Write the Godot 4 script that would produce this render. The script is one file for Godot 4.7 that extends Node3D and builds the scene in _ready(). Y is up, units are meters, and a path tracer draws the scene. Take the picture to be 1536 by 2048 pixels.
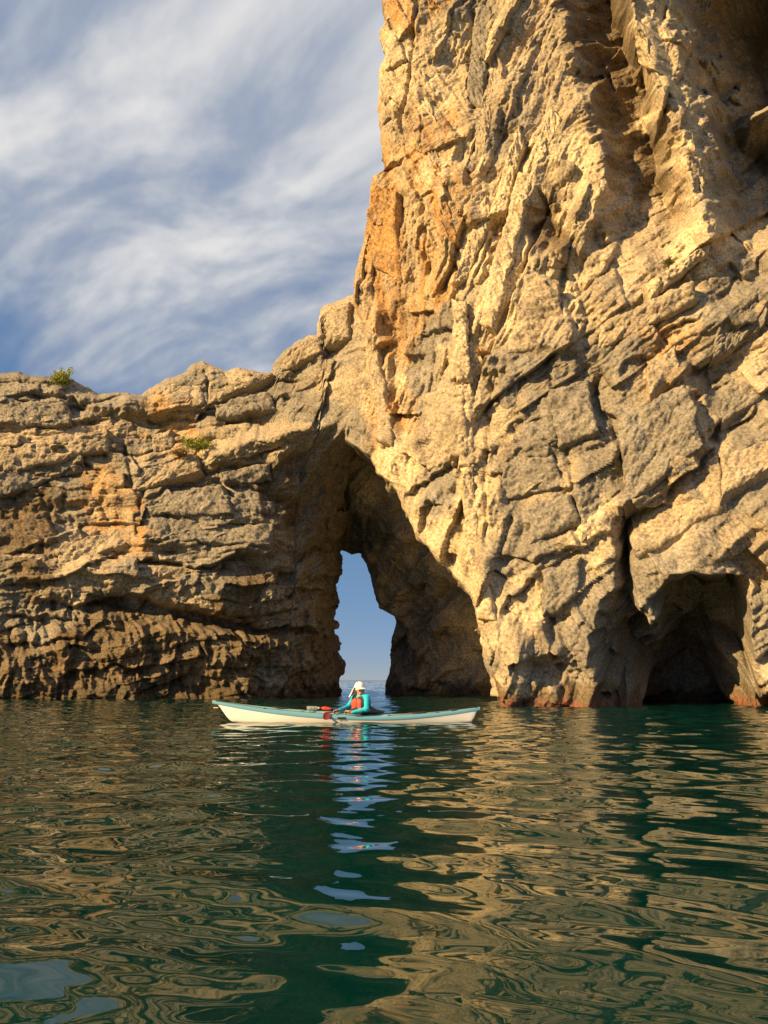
extends Node3D
# A sea arch in a limestone cliff, seen from a kayak; metres, y up, the water lies at y = 0.

# Cliff forms, surveyed except an added sky-blocking roof and bulge, in each face's own axes: [along, up, out]; edges and joints: [along, up].
const LEFT_FORM := [
	[-13.24, 13.19, -48.22], [-7.74, 13.28, -44.77], [-2.91, 13.08, -41.72], [-2.09, 13.16, -41.23], [-1.49, 12.96, -40.93], [-0.43, 12.83, -40.31], [0.38, 12.82, -39.82], [1.16, 12.39, -39.43],
	[1.82, 12.03, -38.97], [2.73, 12.09, -38.44], [3.77, 11.97, -37.95], [4.08, 12.3, -37.72], [4.94, 12.89, -37.25], [5.6, 13.09, -36.85], [5.9, 13.55, -36.64], [6.39, 13.83, -36.32],
	[6.89, 13.46, -35.94], [7.44, 13.18, -35.55], [7.95, 13.34, -35.1], [8.58, 13.08, -34.57], [9.35, 12.9, -33.86], [9.48, 13.52, -33.74], [9.83, 13.98, -33.39], [10.27, 14.43, -32.89],
	[10.72, 14.64, -32.36], [11.02, 14.57, -32], [11.05, 15.49, -31.94], [11.21, 16.05, -31.81], [11.85, 16.25, -31.19], [12.53, 16.44, -30.67], [13.19, 17.41, -30.21], [15.11, 18.15, -32.03],
	[17.77, 19.25, -37.51], [21.32, 20.64, -44.82], [-10.1, -5.08, -44.73], [-1.03, -4.51, -38.87], [5.16, -4.28, -35.99], [9.83, -4.18, -34.36], [12.14, -3.92, -35.52], [14.3, -4, -37.82],
	[16.55, -4.31, -41.17], [16.97, -5.26, -49.2], [-10.75, -0.17, -44.87], [-11.92, 6.05, -46.48], [-12.67, 10.11, -47.49], [16.68, 0.61, -49.81], [16.9, 5.46, -50.1], [17.71, 11.07, -47.96],
	[19.58, 16.72, -47.53], [-14.08, 15.55, -50.47], [-3.26, 15.55, -44.29], [3.76, 14.17, -40.34], [6.98, 16.12, -38.44], [10.08, 16.39, -35.9], [11.82, 18.84, -34.18], [14.61, 20.37, -33.55],
	[-2.7, 11.33, -40.92], [0.72, 11.42, -39.22], [3.94, 10.72, -37.55], [3.64, 11.44, -37.52], [6.19, 11.84, -35.59], [7.68, 12.09, -34.69], [9.2, 12.12, -33.87], [4.93, 11.37, -36.47],
	[10.31, 12.73, -32.73], [11.35, 13.53, -31.53], [11.72, 14.28, -30.65], [11.48, 11.93, -31.01], [10.64, 11.34, -32.02], [11.84, 11.71, -30.05], [12.47, 14.59, -29.77], [12.5, 12.55, -29.37],
	[12.24, 10.67, -29.45], [13.65, 13.2, -29.21], [13.99, 11.04, -29.77], [-2.39, 8.6, -40.01], [-0.2, 8.89, -38.78], [2.45, 9.01, -37.66], [1.03, 7.65, -38.66], [-2.2, 6.85, -39.78],
	[4.02, 9.12, -37.16], [5.32, 9.4, -36.46], [5.53, 8.31, -35.83], [7.33, 10.03, -34.69], [7.35, 8.49, -34.33], [9.56, 9.71, -32.95], [9.53, 8.56, -32.65], [10.61, 9.57, -31.67],
	[11.47, 9.81, -30.74], [12.09, 9.73, -30.44], [10.63, 8.53, -33.02], [11.67, 8.92, -32.45], [12.42, 9.2, -32.13], [9.98, 6.51, -33.72], [8.95, 8.12, -33.89], [11.38, 7.62, -33.59],
	[12.69, 7.89, -34.33], [13.62, 8.86, -34.75], [14.39, 7.35, -36.48], [12.88, 6.48, -35.01], [16.2, 5, -41.53], [16.29, 2.18, -41.26], [16.54, -0.43, -40.94], [16.41, -1.88, -41.1],
	[16.62, -3.38, -41.21], [15.84, 6.46, -39.6], [11.31, 4.27, -34.35], [12.88, 4.5, -35.85], [14.54, 4.82, -38.42], [10.32, 1.8, -33.95], [11.87, 0.67, -34.69], [13.58, 0.7, -36.65],
	[15.5, 0.71, -39.63], [11.17, -1.7, -34.49], [13.4, -2.61, -36.69], [15.19, -3.11, -39.14], [9.3, -2.61, -34.52], [11.38, 2.33, -34.27], [10.47, -0.29, -34.05], [-1.97, 4.65, -39.49],
	[0.6, 5.04, -38.76], [2.32, 5.61, -38.11], [3.41, 5.36, -37.25], [1.57, 6.54, -38.32], [-0.8, 5.93, -39.16], [3.23, 7, -36.91], [4.31, 6.24, -35.9], [7, 6.77, -34.36],
	[8.97, 6.64, -33.64], [4.21, 4.19, -35.57], [6.45, 4.36, -34.2], [7.82, 5.09, -33.39], [9.4, 4.61, -33.06], [5.61, 3.47, -35.52], [7.12, 3.3, -34.9], [9.18, 3.6, -33.74],
	[-1.78, 2.96, -38.93], [0.27, 3.74, -38.04], [2.45, 2.87, -36.62], [3.47, 3.13, -36.05], [4.59, 2.02, -35.44], [6.59, 2.77, -34.34], [7.25, 1.89, -33.96], [9.4, 2.67, -33.46],
	[-1.64, 1.57, -38.87], [0.46, 1.65, -37.78], [0.54, 0.92, -38.46], [3.31, 1.19, -37.3], [4.84, 1.01, -36.78], [7.01, 0.74, -35.75], [8.54, 0.45, -35.12], [10.08, 0.27, -34.49],
	[1.6, 0.77, -37.51], [4.38, 0.99, -36.67], [-1.5, 0.2, -38.91], [0.22, -0.19, -38.08], [2.68, 0.14, -36.51], [4.73, 0.17, -35.44], [6.78, 0.12, -34.37], [8.24, 0.23, -33.8],
	[9.16, -0.3, -33.66], [0.69, -0.84, -37.47], [3.19, -1.18, -36.16], [5.87, -1.09, -35.03], [7.58, -1.48, -34.42], [-1.29, -1.82, -38.65], [1.69, -2.42, -37.76], [5.06, -2.36, -36.41],
	[7.18, -2.36, -35.53], [2.7, -2.35, -36.85], [-1.18, -2.93, -38.62], [2.93, -2.88, -36.37], [4.37, -2.83, -35.81], [7.15, -2.88, -35.17]]
const LEFT_EDGE := [[-13.24, 13.19], [-7.74, 13.28], [-2.91, 13.08], [-2.09, 13.16], [-1.49, 12.96], [-0.43, 12.83], [0.38, 12.82], [1.16, 12.39], [1.82, 12.03], [2.73, 12.09], [3.77, 11.97], [4.08, 12.3], [4.94, 12.89], [5.6, 13.09], [5.9, 13.55], [6.39, 13.83], [6.89, 13.46], [7.44, 13.18], [7.95, 13.34], [8.58, 13.08], [9.35, 12.9], [9.48, 13.52], [9.83, 13.98], [10.27, 14.43], [10.72, 14.64], [11.02, 14.57], [11.05, 15.49], [11.21, 16.05], [11.85, 16.25], [12.53, 16.44], [13.19, 17.41], [15.11, 18.15], [17.77, 19.25], [21.32, 20.64]]
const LEFT_LINES := [
	[1, 0.5, 0.35, [-2.26, 7.39, -1, 8.01, 0.04, 8.65, 2.01, 9, 2.59, 8.64]],
	[1, 0.45, 0.35, [-2.13, 6.11, -0.91, 7.04, 0.15, 7.53, 1.45, 7.92, 2.76, 7.74]],
	[1, 0.6, 0.4, [3.84, 10.51, 4.8, 10.61, 6.18, 10.66, 6.49, 11.27, 7.71, 11.54, 8.77, 11.98, 9.62, 12.7]],
	[1, 0.4, 0.3, [-2.71, 11.46, 0.25, 11.55, 0.74, 11.11, 2.36, 10.83, 3.95, 10.62]],
	[1, 0.5, 0.35, [3.26, 6.63, 4.5, 7.59, 6.39, 7.85, 7.81, 8.03, 9.57, 8.17, 11.04, 9.04, 11.47, 9.5]],
	[1, 0.4, 0.3, [3.56, 6.16, 4.94, 6.97, 6.98, 7.21, 8.54, 7.17, 9.97, 6.88]],
	[1, 0.35, 0.3, [4.09, 4.35, 5.84, 4.64, 6.85, 5.09, 7.81, 5.44, 9.27, 5.43]],
	[1, 0.8, 0.35, [3.69, 3.56, 5.2, 3.22, 6.58, 3.05, 7.53, 3.55, 8.11, 3.84, 9.56, 4.07]],
	[1, 0.8, 0.4, [-0.34, 1.21, 1.54, 1.46, 3.29, 1.35, 3.86, 1.78, 4.68, 1.58, 5.6, 1.34, 7.54, 0.95, 9.63, 0.6, 14.06, 0.25]],
	[1, 0.5, 0.3, [-1.53, 0.47, -0.28, 0.66, 1.41, 0.54]],
	[1, 0.4, 0.3, [-1.4, -0.75, 0.25, -0.53, 2.07, 0.07, 3.32, 0.38]],
	[1, 0.4, 0.3, [0.8, 2.59, 2.23, 2.97, 3.41, 4.2]],
	[1, 0.35, 0.3, [-1.83, 3.48, -0.6, 3.96, 0.66, 4.21]],
	[1, 0.35, 0.3, [-1.7, 2.15, -0.23, 2.32, 0.65, 1.89]],
	[1, 0.6, 0.35, [1.05, -2.33, 2.25, -1.81, 3.42, -1.51, 5.48, -1.33]],
	[1, 0.4, 0.3, [3.46, -1.85, 5.47, -1.22, 7.36, -1.05]],
	[1, 0.5, 0.3, [9.62, 12.78, 10.31, 13.26, 11.14, 13.78, 11.52, 14]],
	[1, 0.35, 0.25, [9.95, 11.48, 11.03, 11.83, 11.99, 12.46]],
	[0, 0.4, 0.1, [3.97, 7.13, 3.95, 5.99, 4.09, 4.42]],
	[0, 0.4, 0.1, [-1.37, 11.74, -1.17, 10.87, -0.74, 9.94]],
	[0, 0.35, 0.1, [2.99, 9.3, 3.4, 8.03, 3.25, 6.75]],
	[0, 0.4, 0.12, [11.05, 15.49, 11.23, 14.63, 11.1, 13.79]],
	[0, 0.35, 0.1, [6.5, 13.09, 6.59, 11.86, 6.49, 11.35]],
	[0, 0.35, 0.1, [11.75, 14.82, 11.61, 13.03, 13.71, 12.78]],
	[0, 0.3, 0.1, [0.05, 6.22, 0.06, 5.01, -0.19, 3.02]],
	[1, 0.4, 0.3, [3.99, 9.63, 5.27, 10.16, 6.3, 10.22]],
	[1, 0.3, 0.25, [6.88, 10.54, 8.39, 10.97, 9.62, 11.33, 10.23, 11.34]],
	[0, 0.3, 0.1, [2.47, 6.33, 2.69, 4.86]],
	[1, 0.4, 0.35, [10.8, 3.85, 13.27, 4.8, 13.52, 4.36]],
	[1, 0.4, 0.35, [10.32, 1.8, 11.39, 2.57, 13.55, 2.53]]]
const LEFT_STAINS := [[-2.7, 11.33, 1], [0.72, 11.42, 1], [2.77, 11.52, 1], [-0.25, 9.4, 5], [-2.39, 8.6, 5], [-0.2, 8.89, 5], [1.55, 9.26, 5], [-2.23, 7.1, 1], [1.04, 7.53, 1], [4.24, 9.13, 1], [5.05, 10.16, 2], [4.69, 8.6, 5], [6.19, 12.41, 1], [7.73, 12.72, 5], [6.89, 11.36, 1], [9.17, 12.89, 1], [10.33, 13.81, 1], [11.49, 15.01, 5], [10.99, 13.07, 1], [11.68, 11.92, 5], [10.24, 11.1, 1], [7.35, 9.26, 5], [9.56, 9.21, 5], [11.04, 9.84, 1], [9.64, 8.02, 1], [2.25, 6.33, 2], [1.26, 5.06, 1], [3.19, 5.35, 2], [-0.34, 5.7, 3], [-2.02, 5.13, 3], [4.28, 7.25, 1], [6.4, 6.28, 1], [5.44, 5.33, 1], [8.54, 7.37, 1], [8.53, 4.92, 1], [6.49, 3.91, 1], [1.34, 3.8, 5], [-0.68, 2.54, 3], [-1.03, 1.83, 1], [2.48, 2.41, 5], [3.53, 2.45, 1], [5.22, 2.28, 5], [7.24, 2.34, 1], [8.84, 2.43, 3], [10.33, 2.27, 1], [11.26, 4.31, 1], [12.02, 6.94, 1], [17.71, 11.07, 1], [10.19, 6.52, 3], [9.56, 4.07, 1], [16.68, 0.61, 1], [0.58, 0.5, 1], [3.33, 0.61, 3], [7.01, 0.62, 3], [4.79, -0.46, 3], [7.24, -0.14, 3], [1.73, -0.81, 3], [-0.28, -1.56, 3], [3.89, -1.84, 3], [7.16, -2.02, 3], [8.97, -0.53, 3], [10.89, -2.52, 1], [-1.19, -2.82, 3], [2.92, -2.86, 3], [14.84, 2.1, 1], [14.14, -2.69, 1], [16.51, 2.19, 1]]
const LEFT_BEDDING := [[-2.7, 11.33, 0], [2.03, 8.75, 0], [6.36, 8.82, 0], [4.4, 5.05, 0], [8.51, 5.14, 0], [0.17, 5.02, 1], [1.04, 7.53, 0], [-1.73, 2.49, 1], [4.57, 2.25, 1], [8.44, 2.41, 1], [0.69, -0.84, 2], [4.82, -0.68, 2], [7.97, -0.58, 2], [2.91, -2.55, 2], [11.19, -2.53, 2], [11.2, 6.74, 3], [13.6, 3.42, 3], [15.37, 0.71, 3], [10.33, 13.81, 0], [11.77, 13.54, 4], [12.24, 10.91, 4]]
const RIGHT_FORM := [
	[-10.74, 28.86, -44.72], [-10.92, 22.4, -41.43], [-11.11, 18.87, -39.38], [-10.71, 17.52, -38.45], [-11.18, 17.21, -38.46], [-10.75, 15.73, -37.73], [-11.18, 15.11, -37.49], [-11.26, 13.11, -36.66],
	[-11.1, 11.34, -35.91], [-10.86, 10.2, -35.49], [-11.7, 9.95, -35.48], [-11.8, 8.41, -34.85], [-12.03, 7.03, -34.12], [-12.58, 5.77, -33.89], [-12.68, 4.4, -33.22], [-12.04, 3.15, -32.44],
	[-11.87, 1.58, -31.68], [-12.16, 0.12, -31], [-12.91, -1.07, -30.6], [-12.94, -1.74, -30.28], [-11.39, -2.44, -28.96], [-10.95, -3.13, -28.37], [-10.29, -3.5, -28], [-9.62, -4.44, -27.15],
	[-8.89, -5.48, -26.27], [-8.02, -6.22, -25.6], [-7.32, -6.79, -25.16], [-6.6, -7.35, -24.5], [-6.28, -8.2, -23.78], [-6.06, -9.28, -22.9], [-5.66, -10.13, -22.44], [-5.5, -10.68, -22.14],
	[-5.54, -11.79, -21.61], [-1.82, -11.48, -21.33], [2.3, -12.15, -22.79], [4.49, -11.88, -23.02], [7.6, -11.06, -21.77], [8.27, -7.66, -23.63], [9, -3.93, -25.66], [9.81, 0.17, -27.89],
	[10.97, 4.8, -31.11], [12.05, 9.07, -34.13], [14.2, 17.45, -40.09], [11.76, 18.28, -40.02], [10.35, 10.08, -35.64], [9.15, 5.38, -31.78], [-9.15, 26.69, -41.81], [-9.17, 25.46, -41.21],
	[-9.19, 24.25, -40.62], [-9.2, 23.06, -40.04], [-9.22, 21.89, -39.47], [-9.23, 20.74, -38.91], [-9.16, 19.62, -38.35], [-9.09, 18.52, -37.8], [-9.02, 17.44, -37.25], [-8.96, 16.4, -36.76],
	[-8.9, 15.38, -36.27], [-8.84, 14.37, -35.79], [-8.76, 13.13, -35.2], [-8.69, 11.92, -34.61], [-8.42, 10.89, -34.06], [-8.16, 9.89, -33.51], [-7.91, 8.92, -32.97], [-7.62, 7.74, -32.38],
	[-7.33, 6.6, -31.79], [-7.15, 5.51, -31.19], [-6.98, 4.44, -30.6], [-6.88, 3.62, -30.14], [-6.78, 2.81, -29.7], [-6.74, 2.13, -29.31], [-6.7, 1.45, -28.93], [-6.66, 0.79, -28.55],
	[-6.62, 0.14, -28.18], [-6.6, -0.5, -27.83], [-6.58, -1.13, -27.49], [-6.57, -1.75, -27.15], [-6.55, -2.36, -26.82], [-6.5, -3, -26.43], [-6.45, -3.63, -26.04], [-6.4, -4.24, -25.66],
	[-6.35, -4.85, -25.29], [-6.23, -5.44, -24.89], [-6.12, -6.01, -24.5], [-6.01, -6.57, -24.11], [-5.9, -7.11, -23.73], [-5.72, -7.75, -23.35], [-5.55, -8.37, -22.98], [-5.38, -8.98, -22.62],
	[-5.23, -9.48, -22.34], [-5.07, -9.97, -22.06], [-9.79, 10.57, -34.82], [-9.09, 7.61, -33.4], [-8.68, 5.32, -32.4], [-8.74, 2.58, -31.23], [-8.24, 0.28, -29.8], [-7.89, -2, -28.07],
	[-8.02, -4.26, -26.62], [-7.32, -5.57, -25.48], [-6.74, -6.53, -24.82], [-12.04, 4.92, -32.79], [-11.14, 2.34, -31.16], [-10.55, -0.21, -29.64], [-9.96, -2.19, -28.28], [-11.27, 4.8, -33.06],
	[-10.5, 2.02, -31.64], [-10.07, -0.31, -30.15], [-9.65, -1.88, -28.78], [-10.95, 6.98, -33.73], [-9.94, 6.07, -33.15], [-10.14, 8.84, -34.34], [-10.34, 14.34, -36.44], [-10.1, 11.81, -35.26],
	[-7.33, 20.57, -39.88], [-7.35, 17.28, -38.13], [-7.19, 13.3, -35.77], [-6.15, 20.18, -39.85], [-6.2, 16.93, -38.1], [-6.12, 14.33, -36.7], [-6, 11.04, -34.65], [-5.52, 8.21, -33.19],
	[-5.25, 5.36, -31.52], [-5.82, 3.03, -29.85], [-5.55, 1.09, -28.72], [-4.24, 13.19, -36.03], [-4.12, 10.09, -34.3], [-3.96, 7.34, -32.51], [-4.37, 5.39, -31.68], [-4.81, 4.01, -30.38],
	[-3.93, 4.23, -30.5], [-3.27, 4.25, -30.56], [-2.88, 3.07, -30.07], [-2.67, 1.72, -29.3], [-2.81, 0.75, -28.79], [-4.08, 0.77, -28.73], [-5.07, 0.92, -28.61], [-3.38, 6.15, -33.16],
	[-3.21, 5.04, -32.37], [-2.48, 3.25, -31.02], [-2.36, 1.68, -29.88], [-2.21, 0.74, -29.16], [-2.16, 24.95, -43.17], [-2.18, 24.33, -42.82], [-2.19, 23.7, -42.48], [-2.21, 23.09, -42.15],
	[-2.23, 22.48, -41.81], [-2.24, 21.88, -41.48], [-2.26, 21.29, -41.15], [-2.28, 20.7, -40.83], [-2.29, 20.11, -40.5], [-2.31, 19.54, -40.18], [-2.33, 18.96, -39.87], [-2.35, 18.31, -39.49],
	[-2.36, 17.66, -39.11], [-2.38, 17.03, -38.74], [-2.4, 16.4, -38.37], [-2.42, 15.77, -38], [-2.33, 14.98, -37.55], [-2.23, 14.4, -37.25], [-2.13, 13.84, -36.96], [-2.04, 13.28, -36.66],
	[-2.03, 12.74, -36.3], [-2.02, 12.21, -35.94], [-2.01, 11.68, -35.58], [-2, 11.16, -35.23], [-1.91, 10.64, -34.85], [-1.81, 10.14, -34.48], [-1.72, 9.64, -34.12], [-1.63, 9.14, -33.75],
	[-1.41, 8.64, -33.43], [-1.2, 8.14, -33.12], [-1.06, 7.65, -32.77], [-0.92, 7.16, -32.43], [-1.09, 6.81, -32.28], [-1.25, 6.47, -32.13], [-1.42, 6.12, -31.98], [-1.73, 5.64, -31.68],
	[-2.04, 5.15, -31.38], [-2.2, 4.85, -31.29], [-2.36, 4.55, -31.2], [-4.13, 16.11, -37.54], [-3.49, 13.49, -36.37], [-3.06, 10.96, -34.92], [-2.34, 8.68, -33.47], [-2.01, 7.3, -32.62],
	[-4.33, 25.48, -42.72], [-4.26, 19.35, -39.33], [-2.87, 6.09, -32.17], [-0.74, 26.37, -46.67], [-1.23, 19.97, -42.92], [-1.41, 16.54, -40.79], [-1.42, 14.34, -39.42], [-1.21, 12.17, -38.04],
	[-0.89, 10.28, -36.72], [-0.47, 8.67, -35.44], [-0.48, 7.03, -34.1], [-1.13, 5.85, -33.04], [-1.84, 4.82, -32.02], [0.33, 6.4, -34.86], [-0.32, 5.34, -33.38], [0.61, 5.17, -33.59],
	[-0.92, 4.54, -32.05], [0.92, 4.62, -32.76], [0.52, 23.31, -41.9], [0.51, 22.72, -41.59], [0.5, 22.13, -41.28], [0.49, 21.55, -40.98], [0.48, 20.98, -40.67], [0.47, 20.42, -40.37],
	[0.47, 19.85, -40.07], [0.46, 19.3, -39.78], [0.45, 18.75, -39.49], [0.44, 18.2, -39.2], [0.43, 17.66, -38.91], [0.43, 17.02, -38.52], [0.44, 16.39, -38.14], [0.44, 15.77, -37.76],
	[0.44, 15.15, -37.38], [0.45, 14.55, -37.01], [0.52, 13.96, -36.69], [0.59, 13.38, -36.38], [0.67, 12.81, -36.06], [0.76, 12.3, -35.75], [0.84, 11.8, -35.44], [0.93, 11.3, -35.13],
	[1.1, 10.74, -34.87], [1.27, 10.19, -34.6], [1.44, 9.64, -34.35], [1.58, 9.13, -34.11], [1.72, 8.62, -33.88], [1.85, 8.12, -33.65], [1.99, 7.63, -33.42], [2.03, 7.21, -33.2],
	[2.08, 6.79, -32.98], [2.13, 6.38, -32.76], [2.18, 5.97, -32.54], [2.22, 5.56, -32.33], [2.27, 5.09, -32.01], [2.31, 4.63, -31.7], [2.35, 4.17, -31.39], [2.39, 3.72, -31.08],
	[0.48, 12.55, -36.58], [0.73, 11.4, -36.03], [0.98, 10.27, -35.5], [1.16, 9.01, -34.88], [1.33, 7.79, -34.27], [1.46, 6.85, -33.74], [1.59, 5.93, -33.21], [1.71, 5.04, -32.7],
	[-0.14, 26.09, -46.57], [-0.16, 24.79, -45.88], [-0.18, 23.51, -45.21], [-0.2, 22.25, -44.55], [-0.23, 21.02, -43.91], [-0.25, 19.81, -43.27], [-0.29, 18.68, -42.65], [-0.34, 17.57, -42.04],
	[-0.38, 16.48, -41.44], [-0.27, 15.17, -40.77], [-0.16, 13.9, -40.11], [0.14, 12.53, -39.31], [0.42, 11.21, -38.53], [0.62, 9.78, -37.6], [0.81, 8.4, -36.7], [0.98, 7.33, -35.8],
	[1.14, 6.31, -34.93], [1.29, 5.33, -34.07], [1.33, 9.16, -35.26], [1.66, 7.58, -34.56], [1.9, 5.8, -33.37], [1.94, 23.42, -43.03], [1.92, 22.84, -42.74], [1.89, 22.27, -42.46],
	[1.86, 21.7, -42.17], [1.84, 21.14, -41.89], [1.81, 20.58, -41.61], [1.79, 20.02, -41.33], [1.76, 19.47, -41.06], [1.74, 18.93, -40.78], [1.71, 18.39, -40.51], [1.69, 17.85, -40.24],
	[1.69, 17.22, -39.91], [1.68, 16.6, -39.57], [1.68, 15.99, -39.24], [1.68, 15.38, -38.91], [1.67, 14.78, -38.59], [1.74, 14.27, -38.32], [1.81, 13.76, -38.06], [1.88, 13.25, -37.79],
	[1.95, 12.75, -37.53], [2.1, 12.16, -37.24], [2.24, 11.58, -36.96], [2.38, 11, -36.67], [2.52, 10.47, -36.41], [2.66, 9.94, -36.15], [2.79, 9.43, -35.89], [2.86, 8.84, -35.53],
	[2.92, 8.27, -35.17], [2.98, 7.7, -34.82], [2.96, 7.24, -34.55], [2.95, 6.77, -34.28], [2.93, 6.32, -34.02], [2.92, 5.87, -33.76], [2.91, 5.42, -33.5], [2.91, 4.94, -33.16],
	[2.91, 4.46, -32.82], [2.91, 3.99, -32.49], [3.22, 18.37, -41.13], [3.46, 21.79, -41.04], [3.38, 16.63, -42.53], [3.5, 15.17, -42.73], [4.27, 12.22, -42.41], [4.41, 9.44, -41.19],
	[4.31, 6.85, -39.01], [4, 4.87, -35.84], [5.62, 17.63, -41.23], [6.24, 17.45, -46.72], [7.42, 15.96, -50.09], [6.73, 11.62, -46.61], [5.92, 7.73, -42.11], [5.16, 4.88, -36.93],
	[9.7, 15.83, -51.6], [8.27, 8.52, -45.25], [7.99, 16.5, -41.72], [8.01, 9.67, -34.45], [7.12, 5.71, -31.06], [6.41, 3.08, -29.55], [8.8, 18.33, -38.19], [6.38, 19.59, -38.91],  # unseen roof and right-hand bulge, added to keep sky light off the recess
	[4.89, 20.69, -39.97], [2.98, 3.79, -32.43], [3.88, 3.49, -33.03], [3.26, 2.18, -31.1], [4.2, 2.03, -31.43], [3.9, 0.45, -29.75], [1.87, 2.38, -30.12], [1.05, 2.53, -30.07],
	[0.15, 1.96, -29.67], [1.7, 0.81, -29.09], [0.02, 0.39, -28.89], [-1.22, 2.21, -29.67], [-1.33, 0.6, -29], [6.37, 0.86, -29.69], [5.82, -2.25, -27.67], [-5.37, -0.78, -28.05],
	[-5.35, -2.49, -26.8], [-5.36, -4.91, -25.21], [-4.85, -6.45, -24.24], [-4.33, -5.73, -24.68], [-3.56, -2.67, -26.66], [-3.5, -0.66, -27.96], [-2.61, -0.44, -28.21], [-2.29, -4.36, -25.59],
	[-2.2, -2.81, -26.58], [-3.61, -4.4, -25.48], [-1.23, -1.93, -26.93], [-1.25, -4.58, -25.23], [-0.12, -1.27, -27.59], [1.07, -0.89, -27.8], [1.4, -2.91, -26.3], [0.12, -3.94, -25.75],
	[0.09, -2.55, -26.5], [1.4, -0.8, -29.17], [1.73, -3.08, -27.79], [2.19, -1.53, -29.17], [2.79, -0.23, -29.55], [3.75, -1.06, -29.22], [3.57, -1.99, -28.24], [2.49, -2.5, -27.91],
	[-1.12, -5.12, -26.22], [-0.91, -5.54, -25.05], [0.36, -4.76, -25.59], [1.87, -3.36, -26.65], [3.4, -2.7, -27.25], [3.14, -4.11, -25.91], [1.66, -4.79, -25.19], [0.28, -5.4, -24.8],
	[-0.67, -6.03, -24.33], [0.78, -6.1, -23.98], [1.73, -5.78, -24.3], [2.93, -5.28, -24.8], [5.22, -4.97, -25.33], [-3.56, -7.36, -23.67], [-2.88, -6.28, -24.46], [-3.75, -8.7, -22.73],
	[-4.69, -8.92, -22.47], [-4.36, -7.71, -23.29], [-2.99, -8.64, -22.97], [-3.69, -9.45, -22.88], [-3.05, -9.94, -22.11], [-4.09, -9.86, -21.93], [-1.61, -5.15, -25.05], [-1.57, -5.51, -24.86],
	[-1.52, -5.85, -24.68], [-1.48, -6.2, -24.5], [-1.63, -6.51, -24.25], [-1.79, -6.82, -24.01], [-1.94, -7.12, -23.77], [-2.09, -7.39, -23.58], [-2.24, -7.65, -23.39], [-2.39, -7.91, -23.21],
	[-2.48, -8.24, -23.06], [-2.57, -8.57, -22.91], [-2.66, -8.89, -22.76], [-2.62, -9.17, -22.62], [-2.59, -9.44, -22.48], [-2.56, -9.71, -22.34], [-2.53, -9.98, -22.2], [-2.51, -10.25, -22.08],
	[-2.49, -10.52, -21.96], [-1.21, -5.74, -26.6], [-1.21, -6.09, -26.56], [-1.21, -6.44, -26.52], [-1.2, -6.79, -26.48], [-1.2, -7.14, -26.43], [-1.32, -7.46, -26.23], [-1.45, -7.79, -26.03],
	[-1.57, -8.11, -25.83], [-1.77, -8.52, -25.61], [-1.97, -8.93, -25.39], [-2.06, -9.31, -25.26], [-2.14, -9.68, -25.14], [-2.23, -10.05, -25.01], [-2.19, -10.4, -24.82], [-2.16, -10.74, -24.64],
	[-2.13, -11.08, -24.46], [-2.13, -11.37, -24.32], [-2.13, -11.67, -24.19], [-0.96, -5.94, -24.37], [-0.92, -6.28, -24.27], [-0.87, -6.61, -24.18], [-0.82, -6.94, -24.09], [-0.77, -7.35, -24.04],
	[-0.72, -7.75, -24], [-0.67, -8.16, -23.95], [-0.55, -7.72, -24.02], [-0.44, -7.29, -24.09], [-0.28, -6.91, -24.16], [-0.11, -6.53, -24.23], [0.18, -6.46, -24.15], [0.47, -6.39, -24.07],
	[0.76, -6.31, -23.99], [1.18, -6.46, -23.98], [1.66, -6.05, -24.14], [-0.86, -8.21, -26.56], [-0.81, -8.64, -26.57], [-0.77, -9.09, -26.59], [-0.72, -9.53, -26.6], [-0.58, -9.18, -26.74],
	[-0.44, -8.83, -26.88], [-0.3, -8.48, -27.03], [-0.1, -8.14, -27.09], [0.09, -7.8, -27.15], [0.51, -7.72, -27.25], [0.93, -7.65, -27.35], [1.2, -7.71, -27.32], [1.48, -7.77, -27.29],
	[1.9, -7.27, -26.99], [-0.94, -11.25, -28.67], [0.07, -10.39, -30.08], [1.2, -9.5, -29.8], [-1.08, -12.88, -29.04], [0.4, -13.35, -30.05], [1.65, -13.09, -29.52], [0.54, -11.94, -30.75],
	[1.25, -11.26, -29.6], [-1.47, -10.29, -26.88], [-1.57, -11.6, -26.34], [1.5, -11.39, -28.46], [-1.63, -9.02, -27.62], [1.88, -6.33, -24.7], [2.04, -6.71, -24.65], [2.2, -7.09, -24.6],
	[2.2, -7.39, -24.51], [2.2, -7.68, -24.41], [2.2, -7.97, -24.32], [2.22, -8.26, -24.22], [2.25, -8.55, -24.13], [2.27, -8.84, -24.03], [2.29, -9.13, -23.94], [2.26, -9.4, -23.8],
	[2.24, -9.66, -23.67], [2.21, -9.93, -23.54], [2.19, -10.19, -23.4], [2.16, -10.45, -23.27], [2.13, -10.71, -23.14], [2.1, -10.97, -23.01], [2.02, -7.79, -27.98], [2.07, -8.2, -28.11],
	[2.12, -8.62, -28.23], [2.13, -8.99, -28.07], [2.14, -9.35, -27.9], [2.15, -9.76, -27.72], [2.16, -10.16, -27.54], [2.17, -10.55, -27.37], [2.15, -10.86, -27.21], [2.12, -11.17, -27.06],
	[2.09, -11.48, -26.91], [2.06, -11.78, -26.75], [2.04, -12.08, -26.6], [2, -12.38, -26.45], [1.97, -12.68, -26.3], [2.95, -7.53, -24.84], [2.76, -9.2, -24.1], [2.6, -10.53, -23.43],
	[3.66, -7.82, -24.65], [3.28, -10.35, -23.09], [4.85, -8.47, -24.15]]
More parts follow.
